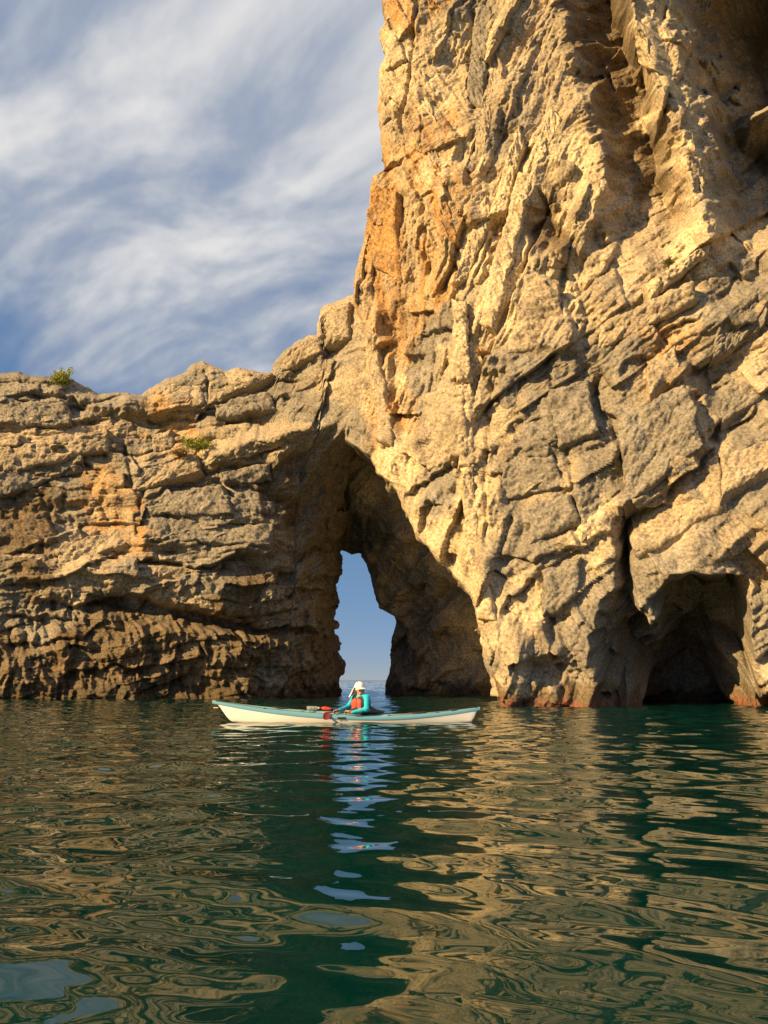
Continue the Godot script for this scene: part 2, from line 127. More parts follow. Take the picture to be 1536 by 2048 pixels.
const RIGHT_EDGE := [[-10.74, 28.86], [-10.92, 22.4], [-11.11, 18.87], [-10.71, 17.52], [-11.18, 17.21], [-10.75, 15.73], [-11.18, 15.11], [-11.26, 13.11], [-11.1, 11.34], [-10.86, 10.2], [-11.7, 9.95], [-11.8, 8.41], [-12.03, 7.03], [-12.58, 5.77], [-12.68, 4.4], [-12.04, 3.15], [-11.87, 1.58], [-12.16, 0.12], [-12.91, -1.07], [-12.94, -1.74], [-11.39, -2.44], [-10.95, -3.13], [-10.29, -3.5], [-9.62, -4.44], [-8.89, -5.48], [-8.02, -6.22], [-7.32, -6.79], [-6.6, -7.35], [-6.28, -8.2], [-6.06, -9.28], [-5.66, -10.13], [-5.5, -10.68]]
const RIGHT_LINES := [
	[0, 0.55, 0.12, [-2.07, 0.18, -1.86, -1.21, -1.47, -2.91, -1.22, -4.74, -1.2, -6.85]],
	[0, 0.3, 0.1, [-3.93, 0.2, -3.45, -1.53, -2.91, -3.38, -2.62, -4.63, -2.61, -5.71]],
	[0, 0.4, 0.12, [-3.19, 4.5, -2.82, 2.69, -2.6, 1.53, -2.55, 0.8]],
	[0, 0.35, 0.1, [-4.12, -6.38, -3.85, -7.03, -3.9, -7.92, -3.67, -8.57]],
	[1, 0.45, 0.35, [-1.16, -4.73, -0.09, -4.56, 1.24, -3.5, 1.72, -3.21, 2.63, -2.68, 3.57, -1.99]],
	[1, 0.25, 0.3, [-1.07, -6.17, 0.28, -5.4, 1.68, -4.65, 3.16, -3.96]],
	[1, 0.35, 0.35, [-1.24, -0.63, 0.02, 0.39, 1.23, 1.06, 1.94, 1.44]],
	[1, 0.35, 0.35, [-0.13, -1.43, 0.9, -0.67, 1.62, -0.48, 2.83, 0.11, 4.09, 1.32]],
	[1, 0.25, 0.3, [-6.44, -3.38, -4.67, -3.01, -3.39, -2.53, -1.14, -1.78]],
	[1, 0.3, 0.3, [-5.66, -5.71, -4.12, -6.23, -2.69, -5.7, -1.33, -5.21]],
	[1, 0.2, 0.25, [-5.36, -1.82, -3.02, -1.59, -1.77, -1.22]],
	[1, 0.22, 0.25, [-5.37, -4.29, -3.92, -3.96, -2.58, -3.71, -1.34, -3.32]],
	[1, 0.35, 0.3, [-2.04, 0.71, -0.94, 1.35, 0.18, 2.32, 1.07, 2.79, 2.34, 3.55]],
	[1, 0.35, 0.3, [2.46, 1.4, 3.26, 2.18, 4.5, 3.2]],
	[2, 0.45, 0.1, [-0.11, 13.96, -0.75, 12.46, -1.23, 11.58, -1.79, 9.83]],
	[0, 0.4, 0.1, [-8.78, 19.02, -8.84, 16.39, -9.21, 14.23, -9.49, 12.04, -9.63, 10.07]],
	[0, 0.4, 0.13, [-9.67, 9.87, -8.81, 8.29, -8.64, 7.29, -8.75, 5.77, -8.53, 4.41]],
	[1, 0.4, 0.3, [-10.86, 10.08, -10.46, 10.12, -9.83, 9.98]],
	[0, 0.3, 0.14, [-10.74, 9.53, -10.58, 8.48, -10.89, 7.69]],
	[0, 0.55, 0.14, [-7.52, 5.78, -7.16, 3.27, -6.95, 1.31, -6.91, -0.54, -6.98, -2.31, -6.83, -3.99]],
	[1, 0.3, 0.3, [-9.04, 2.38, -8.31, 2.34, -7.09, 2.38, -6.72, 2.41]],
	[1, 0.5, 0.4, [-9.51, -3.93, -8.45, -3.28, -6.72, -2.67]],
	[1, 0.45, 0.3, [-5.32, -7.39, -4.8, -6.92, -4.22, -6.56]],
	[0, 0.3, 0.08, [-5.92, 0.4, -5.72, -0.72, -6.01, -2.43, -5.93, -4.11, -5.66, -5.86]],
	[1, 0.55, 0.3, [-5.02, -9.23, -4.62, -8.96, -3.75, -8.73, -3.45, -8.72]],
	[1, 0.45, 0.3, [-6.2, 3.29, -5.82, 4.63, -5.11, 6.14, -4.6, 8.06]],
	[1, 0.4, 0.3, [-6.67, 12.47, -6.64, 15.44, -6.4, 18.02]],
	[1, 0.5, 0.35, [-6.09, 11.17, -6.5, 11.48, -6.35, 12.89, -5.9, 14.54]],
	[1, 0.5, 0.3, [-6.83, 8.06, -6.66, 8.91, -6.45, 9.78, -5.91, 10.57]],
	[1, 0.35, 0.25, [-5.49, 9.3, -5.39, 10.22, -5.14, 11.53]],
	[1, 0.35, 0.25, [-4.7, 10.42, -4.47, 11.53, -4.04, 12.92]],
	[1, 0.5, 0.35, [-4.82, 3.72, -4.41, 4.53, -3.91, 5.97, -3.27, 6.65]],
	[0, 0.25, 0.07, [-6.56, 7.78, -6.66, 6.71, -6.76, 6.41]],
	[0, 0.2, 0.06, [-8.34, 11.23, -8.44, 10.43, -8.48, 10.19]],
	[1, 0.3, 0.25, [-2.54, 4.78, -2.1, 5.66, -1.47, 6.72]],
	[0, 0.3, 0.08, [0.27, 5.67, 0.41, 5, -0.18, 4.67, -1.85, 4.51]],
	[0, 0.3, 0.09, [-3.36, -10.21, -3.63, -9.61, -3.65, -9.1]],
	[2, 0.3, 0.12, [-7.19, 9.04, -7.63, 6.87, -7.12, 4.88]],
	[2, 0.4, 0.15, [5.17, 9.7, 4.84, 8.58, 4, 7.73]]]
const RIGHT_STAINS := [[-10.14, 15.74, 0], [-9.99, 11.55, 5], [-10.78, 11.01, 2], [-8.38, 13.32, 0], [-7.67, 9.1, 0], [-8.12, 10.36, 2], [-7.46, 7.5, 2], [-8.52, 9.97, 2], [-9.02, 17.44, 2], [-7.32, 15.65, 0], [-6.66, 16.29, 1], [-5.59, 14.23, 0], [-5.14, 11.53, 5], [-3.97, 14.57, 5], [-3.33, 15.19, 5], [-6.22, 9.48, 0], [-5.39, 10.22, 1], [-5.22, 7.03, 0], [-6.46, 5.18, 0], [-6.81, 1.28, 0], [-6.63, -1.47, 0], [-6.35, -4.04, 0], [-5.97, -6.39, 0], [-5.61, -8.27, 0], [-5.41, -9.7, 0], [-11.01, 8.65, 2], [-10.11, 7.66, 2], [-9.48, 6.42, 2], [-10.39, 5.7, 2], [-10, 3.88, 2], [-8.8, 3.62, 2], [-12.18, 4.31, 2], [-10.74, 1.85, 2], [-11.55, 1.98, 0], [-8.61, 1.54, 1], [-7.51, 2.36, 1], [-8.94, -0.42, 1], [-9.96, -0.73, 2], [-7.89, -2, 5], [-7.84, -4.12, 1], [-9.73, -2.82, 0], [-7.33, -5.73, 0], [-8.46, -4.96, 0], [-7.93, -3.17, 1], [-10.47, 0.57, 0], [-12.61, -0.91, 1], [-4.24, 6.4, 0], [-3.38, 5.7, 3], [-4.08, 3.49, 5], [-3.37, 2.21, 5], [-4.15, 1.05, 1], [-5.1, 2.53, 0], [-5.4, 3.73, 0], [-2.48, 2.45, 0], [-2.73, 8.53, 0], [-1.79, 7.87, 0], [-1.51, 6.14, 0], [-2.66, 10.88, 5], [-2.79, 12.82, 5], [-1.01, 13.58, 3], [-0.13, 10.93, 3], [0.7, 8.46, 3], [-0.91, 15.17, 3], [0.18, 6.97, 3], [-0.48, 5.76, 5], [-1.41, 5.4, 5], [1.02, 5.52, 5], [1.48, 4.72, 5], [-0.22, 12.75, 3], [0.88, 13.02, 0], [1.39, 10.1, 0], [1.66, 8.97, 5], [2.36, 8.35, 0], [2.29, 6.15, 0], [2.39, 3.96, 0], [4.31, 12.89, 1], [5.65, 11.36, 1], [3.63, 6.95, 1], [3.92, 5.17, 1], [3.53, 8.92, 1], [3.18, 5.38, 1], [7.15, 14.54, 1], [5.84, 7.22, 1], [-1.56, 2.26, 5], [0.21, 2.69, 5], [0.92, 1.12, 5], [1.91, 2.73, 0], [-0.84, 0.35, 1], [2.56, 0.85, 1], [3.6, 2.13, 1], [3.97, 0.96, 5], [0.56, 0.83, 2], [3.15, -1.13, 5], [2.36, -1.55, 1], [-4.82, -0.5, 1], [-3.83, -0.25, 1], [-2.95, -0.38, 1], [-4.45, -2.26, 1], [-5.38, -1.65, 5], [-3.56, -2.67, 1], [-4.46, -4.17, 1], [-5.4, -3.36, 1], [-3.26, -3.97, 5], [-1.93, -3.79, 1], [-2.67, -2.1, 1], [-0.7, -2.48, 1], [0.61, -2.02, 5], [0.13, -3.79, 1], [-0.29, -3.29, 5], [0.37, -4.61, 5], [1.53, -3.7, 5], [1.08, -4.95, 1], [2.27, -4.77, 1], [3.29, -3.45, 1], [1.67, -5.7, 5], [-4.65, -5.39, 1], [-5.37, -6.14, 1], [-3.69, -5.95, 1], [-2.35, -5.41, 0], [-3.4, -7.24, 5], [-4.35, -7.57, 0], [-2.94, -7.92, 1], [-4.54, -8.8, 5], [-4.09, -9.61, 1], [-2.59, -9.84, 1], [-2.26, -9.54, 1], [-1.78, -7.81, 1], [0.05, -10.53, 1], [0.14, -8.17, 1], [1.37, -9, 1], [1.53, -9.38, 1], [-0.39, -8.45, 1], [-0.87, -8.35, 1], [1.11, -11.85, 1], [-1, -11.89, 1], [2.43, -6.71, 5], [2.72, -7.86, 1], [2.48, -9.93, 5], [-5.8, -9.27, 1], [-5.07, -9.94, 5], [-0.72, -6.57, 1], [0.62, -6.39, 1], [1.81, -10.76, 1]]
const RIGHT_BEDDING := [[-3.56, -2.67, 0], [-1.06, -2.94, 0], [1.64, -0.04, 0], [0.37, -4.61, 0], [-3.7, -7.19, 0], [2.75, 2.27, 0], [-0.76, 1.41, 0], [-2.82, -5.09, 0], [-0.93, -11.06, 0], [2.26, -7.69, 0], [-4.62, -0.52, 0], [-4.65, -3.87, 0], [4.03, 9.55, 0], [4.35, 5.53, 0], [-5.17, 9.22, 1], [-4.26, 5.78, 1], [-5.1, 13.96, 1], [-3.45, 11.03, 1], [-5.64, 3, 1], [-3.73, 2.66, 1], [-2.29, 5.94, 1], [-6.62, 0.32, 1], [-6.43, -4.03, 1], [-6.05, -6.38, 1], [-5.62, -8.83, 1], [-6.25, 5.14, 1], [-9.73, 14.16, 2], [-8.14, 11.08, 2], [-7.65, 7.53, 2], [-10.39, 11.29, 2], [-9.94, 6.07, 3], [-8.61, 1.54, 3], [-10.92, 1.88, 3], [-8.46, -3.19, 3], [-7.82, -1.42, 3], [-9.76, -1.29, 3], [-12.14, 3.84, 3], [-0.13, 10.93, 4], [0.59, 7.22, 4], [-0.98, 14.21, 4], [-0.49, 5.57, 4], [1.46, 10.81, 1]]
const INNER_FORM := [
	[-31.42, -16.15, -27.97], [-31.42, -14.24, -28.9], [-31.34, -13.63, -29.29], [-31.14, -12.4, -30.09], [-30.99, -11.41, -30.74], [-30.61, -10.5, -30.98], [-29.32, -9.65, -29.68], [-30.34, -9.28, -29.84],
	[-30.93, -8.4, -30.42], [-31.29, -7.27, -30.89], [-31.44, -6.39, -31.15], [-31.72, -5.99, -31.04], [-32.65, -5.72, -30.94], [-33.53, -5.04, -30.33], [-32.64, -3.25, -29.84], [-30.4, -0.64, -28.88],
	[-28.16, 1.94, -27.91], [-23.89, -16.66, -29.64], [-26.94, -16.37, -28.81], [-23.85, -15.28, -30.35], [-23.31, -13.26, -30.36], [-23.31, -9.68, -31.33], [-24.11, -7.17, -30.92], [-24.97, -3.95, -30.02],
	[-25.23, -1.27, -29.5], [-25.91, 0.89, -29.04], [-26.85, 2.03, -28.58], [-27.19, -0.44, -27.79], [-28.81, -2.41, -28.95], [-30.67, -4.69, -30.49], [-27.31, -2.66, -28.9], [-27.98, -4.49, -29.61],
	[-29.68, -5.94, -30.16], [-28.62, -7.19, -29.93], [-26.64, -5.46, -29.34], [-25.88, -6.65, -30.04], [-29.79, -8.27, -29.84], [-28.42, -8.7, -29.87], [-26.88, -8.44, -30.42], [-27.5, -7.7, -29.8],
	[-28.14, -8.69, -30.95], [-25.57, -9.24, -30.66], [-26.3, -11.49, -30.49], [-27.82, -11.29, -30.18], [-28.9, -10.3, -30.13], [-27.97, -12.84, -29.58], [-29.72, -12.5, -29.56], [-29.46, -13.93, -28.53],
	[-27.91, -14.08, -28.88], [-26.59, -14.28, -29.43], [-25.34, -12.04, -30.32], [-25.39, -14.47, -29.85], [-26.04, -10.07, -29.91], [-24.8, -14.41, -29.75], [-24.43, -11.18, -30.95], [-23.35, -13.46, -33.33],
	[-23.65, -8.55, -33.84], [-22.17, -5.42, -35.4], [-23.88, -1.43, -32.42], [-25.12, 1.92, -31.16]]
const INNER_EDGE := [[-31.42, -16.15], [-31.42, -14.24], [-31.34, -13.63], [-31.14, -12.4], [-30.99, -11.41], [-30.61, -10.5], [-29.32, -9.65], [-30.34, -9.28], [-30.93, -8.4], [-31.29, -7.27], [-31.44, -6.39], [-31.72, -5.99], [-32.65, -5.72], [-33.53, -5.04], [-32.64, -3.25], [-30.4, -0.64], [-28.16, 1.94]]
const INNER_LINES := [
	[1, 0.4, 0.3, [-29.4, -9.48, -28.13, -8.56, -26.12, -8.14]],
	[0, 0.3, 0.15, [-27.54, -7.56, -27.47, -10.4, -27.53, -12.75]],
	[1, 0.4, 0.3, [-30.11, -5.11, -27.25, -4.72, -26.12, -5.85]],
	[1, 0.4, 0.35, [-29.46, -13.88, -27.72, -13.64, -25.68, -12.74]]]
const INNER_STAINS := [[-27.16, -1.2, 5], [-27.98, -4.24, 1], [-27.45, -6.4, 5], [-26.61, -7.61, 1], [-29.18, -8.64, 5], [-27.47, -10.4, 1], [-26.26, -11.95, 5], [-29.23, -12.39, 1], [-27.91, -13.79, 5], [-25.69, -14.11, 1]]
const INNER_BEDDING := [[-27.98, -4.24, 0], [-27.13, -9.03, 0], [-29.23, -12.39, 0], [-26.26, -11.95, 0]]
const SLABS := [
	[Vector3(7.77, 6.35, -23.28), Vector3(10.24, 8.22, -22.58), Vector3(10.14, 10.69, -23.18), Vector3(7.91, 9.37, -23.68), 1],
	[Vector3(7.98, 4.72, -23.31), Vector3(10.50, 6.31, -22.45), Vector3(10.76, 8.07, -23.08), Vector3(8.41, 6.06, -24.62), 5],
	[Vector3(6.55, 5.26, -24.02), Vector3(7.91, 6.04, -24.13), Vector3(7.72, 8.13, -24.13), Vector3(6.51, 7.64, -24.27), 1],
	[Vector3(6.08, 8.86, -24.75), Vector3(7.39, 9.17, -24.05), Vector3(7.37, 11.44, -24.85), Vector3(5.82, 11.14, -25.05), 1],
	[Vector3(4.59, 12.79, -25.45), Vector3(6.72, 12.66, -24.85), Vector3(6.55, 15.44, -25.06), Vector3(5.30, 16.14, -25.55), 5],
	[Vector3(3.60, 14.34, -26.10), Vector3(4.17, 13.85, -25.76), Vector3(6.00, 20.74, -25.81), Vector3(5.42, 21.03, -26.04), 0],
	[Vector3(7.15, 17.52, -25.36), Vector3(7.70, 17.53, -25.37), Vector3(8.66, 19.79, -24.87), Vector3(7.99, 20.36, -25.31), 0],
	[Vector3(2.30, 18.65, -27.07), Vector3(3.05, 18.07, -26.87), Vector3(2.48, 22.17, -27.34), Vector3(1.93, 23.02, -27.49), 2],
	[Vector3(7.66, 12.52, -24.87), Vector3(11.04, 13.88, -23.72), Vector3(10.91, 14.62, -23.66), Vector3(7.91, 13.51, -24.89), 5],
	[Vector3(9.48, 14.03, -24.00), Vector3(11.83, 15.93, -23.86), Vector3(11.71, 16.27, -23.70), Vector3(9.37, 14.66, -24.07), 0],
	[Vector3(11.49, 11.74, -24.03), Vector3(13.25, 12.94, -23.40), Vector3(13.83, 14.88, -24.10), Vector3(11.72, 13.07, -23.65), 1],
	[Vector3(3.93, 7.05, -25.46), Vector3(6.03, 7.43, -24.49), Vector3(5.90, 8.69, -24.78), Vector3(4.17, 8.36, -25.52), 1],
	[Vector3(4.94, 5.45, -24.59), Vector3(6.54, 6.04, -24.12), Vector3(6.37, 7.00, -24.20), Vector3(4.86, 6.71, -24.78), 1],
	[Vector3(1.58, 8.71, -27.36), Vector3(2.87, 8.94, -25.85), Vector3(2.86, 11.85, -26.05), Vector3(1.46, 12.13, -28.25), 5],
	[Vector3(-0.33, 10.50, -29.11), Vector3(0.34, 10.07, -28.46), Vector3(-0.52, 16.61, -30.47), Vector3(-0.90, 16.70, -30.64), 5],
	[Vector3(-1.06, 19.69, -30.60), Vector3(0.70, 17.91, -29.30), Vector3(0.49, 22.25, -29.10), Vector3(-0.61, 23.37, -30.18), 2],
	[Vector3(-18.42, 10.55, -34.15), Vector3(-13.33, 11.77, -34.05), Vector3(-13.43, 12.73, -34.13), Vector3(-18.57, 11.85, -34.15), 5],
	[Vector3(-19.28, 9.10, -34.31), Vector3(-14.66, 10.85, -34.60), Vector3(-15.06, 11.49, -34.53), Vector3(-19.44, 10.34, -34.31), 1],
	[Vector3(-11.84, 13.54, -34.50), Vector3(-8.77, 13.89, -33.65), Vector3(-9.13, 15.80, -34.23), Vector3(-11.66, 14.74, -34.62), 5],
	[Vector3(-8.53, 14.09, -33.63), Vector3(-5.21, 15.19, -33.30), Vector3(-5.38, 15.32, -33.30), Vector3(-8.59, 15.57, -34.06), 5],
	[Vector3(-11.08, 7.28, -33.31), Vector3(-5.21, 6.85, -33.27), Vector3(-5.16, 7.89, -33.51), Vector3(-10.90, 8.29, -33.62), 1],
	[Vector3(-12.14, 9.49, -33.90), Vector3(-8.68, 10.51, -33.58), Vector3(-8.90, 11.43, -33.78), Vector3(-11.46, 10.78, -34.09), 5],
	[Vector3(-8.42, 10.59, -33.45), Vector3(-3.00, 11.82, -33.07), Vector3(-3.38, 12.02, -32.10), Vector3(-8.19, 11.28, -33.30), 5],
	[Vector3(-11.20, 8.38, -33.82), Vector3(-7.05, 8.32, -33.00), Vector3(-7.65, 9.82, -33.31), Vector3(-11.30, 9.06, -33.61), 1],
	[Vector3(-16.11, 4.44, -34.19), Vector3(-12.05, 4.81, -34.39), Vector3(-11.97, 5.98, -33.55), Vector3(-15.69, 5.58, -34.02), 5],
	[Vector3(-12.30, 4.93, -34.40), Vector3(-7.80, 3.88, -34.29), Vector3(-7.80, 5.57, -33.91), Vector3(-11.89, 6.10, -33.60), 5],
	[Vector3(-5.01, 15.35, -33.19), Vector3(-2.99, 15.87, -31.98), Vector3(-3.02, 16.74, -32.10), Vector3(-4.64, 16.35, -32.90), 5],
	[Vector3(-2.80, 16.10, -31.94), Vector3(-1.56, 16.25, -31.22), Vector3(-1.64, 18.22, -31.60), Vector3(-2.77, 18.05, -31.96), 5],
	[Vector3(3.40, 21.63, -27.12), Vector3(4.04, 21.66, -26.85), Vector3(5.16, 26.82, -26.93), Vector3(4.94, 28.29, -27.49), 5],
	[Vector3(4.26, 19.23, -26.57), Vector3(4.93, 19.45, -26.38), Vector3(5.90, 22.73, -26.53), Vector3(5.62, 23.72, -26.56), 0],
	[Vector3(3.58, 25.76, -27.44), Vector3(4.26, 24.86, -27.15), Vector3(4.94, 30.81, -27.69), Vector3(4.16, 30.85, -27.85), 1],
	[Vector3(5.71, 20.96, -26.10), Vector3(6.40, 21.22, -25.98), Vector3(7.24, 23.40, -26.05), Vector3(7.00, 24.64, -26.35), 0],
	[Vector3(2.73, 16.35, -26.62), Vector3(3.33, 16.57, -26.63), Vector3(4.41, 19.45, -26.56), Vector3(4.13, 20.47, -26.84), 0],
	[Vector3(6.34, 19.45, -26.55), Vector3(6.87, 19.41, -26.66), Vector3(7.51, 20.59, -25.32), Vector3(7.04, 21.00, -25.55), 5],
	[Vector3(1.99, 21.81, -27.35), Vector3(2.77, 20.99, -27.23), Vector3(1.97, 27.27, -27.94), Vector3(1.21, 27.82, -27.96), 0],
	[Vector3(10.67, 26.08, -26.16), Vector3(10.84, 24.71, -24.99), Vector3(11.02, 27.09, -25.42), Vector3(10.29, 27.49, -25.32), 0],
	[Vector3(10.98, 23.46, -25.57), Vector3(11.34, 22.66, -24.66), Vector3(11.35, 24.53, -25.05), Vector3(10.75, 24.68, -25.21), 0],
	[Vector3(11.59, 21.41, -25.50), Vector3(11.92, 20.64, -24.54), Vector3(12.24, 22.97, -25.28), Vector3(11.26, 22.33, -24.69), 0],
	[Vector3(11.84, 18.79, -25.00), Vector3(12.05, 18.34, -24.37), Vector3(12.44, 20.79, -25.00), Vector3(11.63, 20.35, -24.46), 5],
	[Vector3(11.52, 16.47, -24.07), Vector3(12.00, 16.35, -23.95), Vector3(12.49, 18.46, -24.84), Vector3(11.65, 18.10, -24.33), 0],
	[Vector3(10.48, 6.30, -22.40), Vector3(12.13, 7.30, -22.21), Vector3(12.54, 8.54, -22.71), Vector3(10.91, 7.95, -23.00), 5],
	[Vector3(5.02, 8.81, -25.16), Vector3(6.00, 8.96, -24.75), Vector3(5.89, 10.85, -25.05), Vector3(5.03, 10.92, -25.72), 1],
	[Vector3(4.29, 10.38, -25.85), Vector3(5.04, 10.51, -25.68), Vector3(4.94, 12.03, -25.53), Vector3(4.24, 12.11, -25.72), 1],
	[Vector3(9.10, 10.42, -23.75), Vector3(10.22, 11.13, -23.57), Vector3(10.25, 12.30, -24.00), Vector3(9.15, 11.60, -24.12), 5],
	[Vector3(5.06, 2.89, -24.15), Vector3(6.18, 3.35, -23.96), Vector3(6.45, 4.84, -24.05), Vector3(5.29, 4.41, -24.49), 1],
	[Vector3(4.18, 1.45, -24.07), Vector3(5.27, 1.76, -23.85), Vector3(5.06, 2.73, -24.15), Vector3(4.14, 2.43, -24.55), 5],
	[Vector3(11.28, 9.18, -23.55), Vector3(13.05, 10.41, -23.29), Vector3(13.37, 11.91, -23.58), Vector3(11.97, 11.10, -24.27), 1],
	[Vector3(-19.68, 13.11, -34.61), Vector3(-15.46, 13.09, -34.55), Vector3(-15.91, 14.46, -34.72), Vector3(-19.97, 14.51, -34.83), 1],
	[Vector3(-11.37, 11.62, -34.39), Vector3(-10.26, 11.84, -34.27), Vector3(-10.45, 12.74, -34.30), Vector3(-11.45, 12.58, -34.41), 5],
	[Vector3(-18.80, 7.28, -34.26), Vector3(-15.45, 7.25, -34.14), Vector3(-16.03, 8.45, -34.66), Vector3(-18.95, 8.37, -34.30), 3],
	[Vector3(-15.26, 6.04, -33.98), Vector3(-12.02, 7.06, -33.77), Vector3(-12.54, 7.84, -34.43), Vector3(-15.18, 7.12, -34.10), 5],
	[Vector3(-7.53, 8.22, -33.12), Vector3(-5.12, 8.18, -33.97), Vector3(-5.27, 9.14, -33.96), Vector3(-7.62, 9.22, -33.30), 1],
	[Vector3(-7.42, 9.83, -33.33), Vector3(-5.27, 10.06, -33.73), Vector3(-5.38, 10.73, -33.50), Vector3(-7.69, 10.44, -33.35), 1],
	[Vector3(-18.47, 5.36, -34.07), Vector3(-15.94, 5.47, -34.08), Vector3(-15.79, 6.63, -34.00), Vector3(-18.60, 6.52, -34.05), 5],
	[Vector3(-8.11, 13.24, -33.55), Vector3(-5.32, 13.59, -33.27), Vector3(-5.49, 14.46, -33.40), Vector3(-8.19, 13.95, -33.74), 1],
	[Vector3(2.72, 11.89, -26.14), Vector3(3.34, 11.87, -26.08), Vector3(3.21, 15.35, -26.40), Vector3(2.70, 15.61, -26.48), 0],
	[Vector3(2.76, 8.45, -25.80), Vector3(3.30, 8.44, -25.78), Vector3(3.34, 11.77, -26.08), Vector3(2.79, 11.77, -26.10), 0],
	[Vector3(2.84, 5.44, -25.52), Vector3(3.37, 5.41, -25.33), Vector3(3.30, 8.35, -25.78), Vector3(2.79, 8.35, -25.79), 0],
	[Vector3(3.12, 2.82, -25.30), Vector3(3.65, 2.77, -24.75), Vector3(3.37, 5.32, -25.33), Vector3(2.89, 5.34, -25.41), 0],
	[Vector3(3.43, 0.35, -24.88), Vector3(4.05, 0.36, -24.31), Vector3(3.72, 2.69, -24.78), Vector3(3.21, 2.74, -25.35), 5]]

var rnd := PackedFloat32Array()
var n_low := FastNoiseLite.new()
var n_mid := FastNoiseLite.new()
var n_fine := FastNoiseLite.new()
var n_ridge := FastNoiseLite.new()
var n_warp := FastNoiseLite.new()
var n_crack := FastNoiseLite.new()

func setup_noise():
	var g := RandomNumberGenerator.new()
	g.seed = 77
	for i in 8192:
		rnd.append(g.randf())
	for a in [[n_low, 3, 0.11, 3], [n_mid, 5, 0.55, 4], [n_fine, 9, 2.6, 4], [n_ridge, 11, 0.8, 4], [n_warp, 21, 0.45, 3]]:
		var n: FastNoiseLite = a[0]
		n.noise_type = FastNoiseLite.TYPE_SIMPLEX_SMOOTH
		n.seed = a[1]
		n.frequency = a[2]
		n.fractal_type = FastNoiseLite.FRACTAL_FBM
		n.fractal_octaves = a[3]
	n_ridge.fractal_type = FastNoiseLite.FRACTAL_RIDGED
	n_crack.noise_type = FastNoiseLite.TYPE_CELLULAR
	n_crack.seed = 33
	n_crack.frequency = 1.0
	n_crack.cellular_return_type = FastNoiseLite.RETURN_DISTANCE2_SUB
	n_crack.cellular_jitter = 1.0

func _ready():
	setup_noise()
	camera_and_light()
	build_sea()
	build_cliffs()
	build_kayak()
	build_person()
	build_plants()

# ---------------------------------------------------------------- camera, sky, sun
func camera_and_light():
	var c := Camera3D.new()
	c.name = "camera"
	c.fov = 69.4
	c.near = 0.1
	c.far = 12000.0
	add_child(c)
	c.position = Vector3(0, 0.8, 0)
	c.rotation_degrees = Vector3(12.87, 0, 0)
	c.current = true
	var e := Environment.new()
	e.background_mode = Environment.BG_SKY
	e.tonemap_mode = Environment.TONE_MAPPER_LINEAR
	e.tonemap_exposure = 1.92
	e.background_energy_multiplier = 0.8
	e.sdfgi_enabled = true
	e.ssao_enabled = true
	e.ssil_enabled = true
	var sky := Sky.new()
	var pm := PanoramaSkyMaterial.new()
	pm.panorama = ImageTexture.create_from_image(sky_image())
	sky.sky_material = pm
	e.sky = sky
	var we := WorldEnvironment.new()
	we.name = "world_environment"
	we.environment = e
	add_child(we)
	var sun := DirectionalLight3D.new()
	sun.name = "sun"
	sun.light_color = Color(1.0, 0.84, 0.575)
	sun.light_energy = 1.6
	sun.light_angular_distance = 0.5
	sun.shadow_enabled = true
	add_child(sun)
	sun.look_at_from_position(Vector3.ZERO, -Vector3(-0.77, 0.43, 0.47), Vector3.UP)

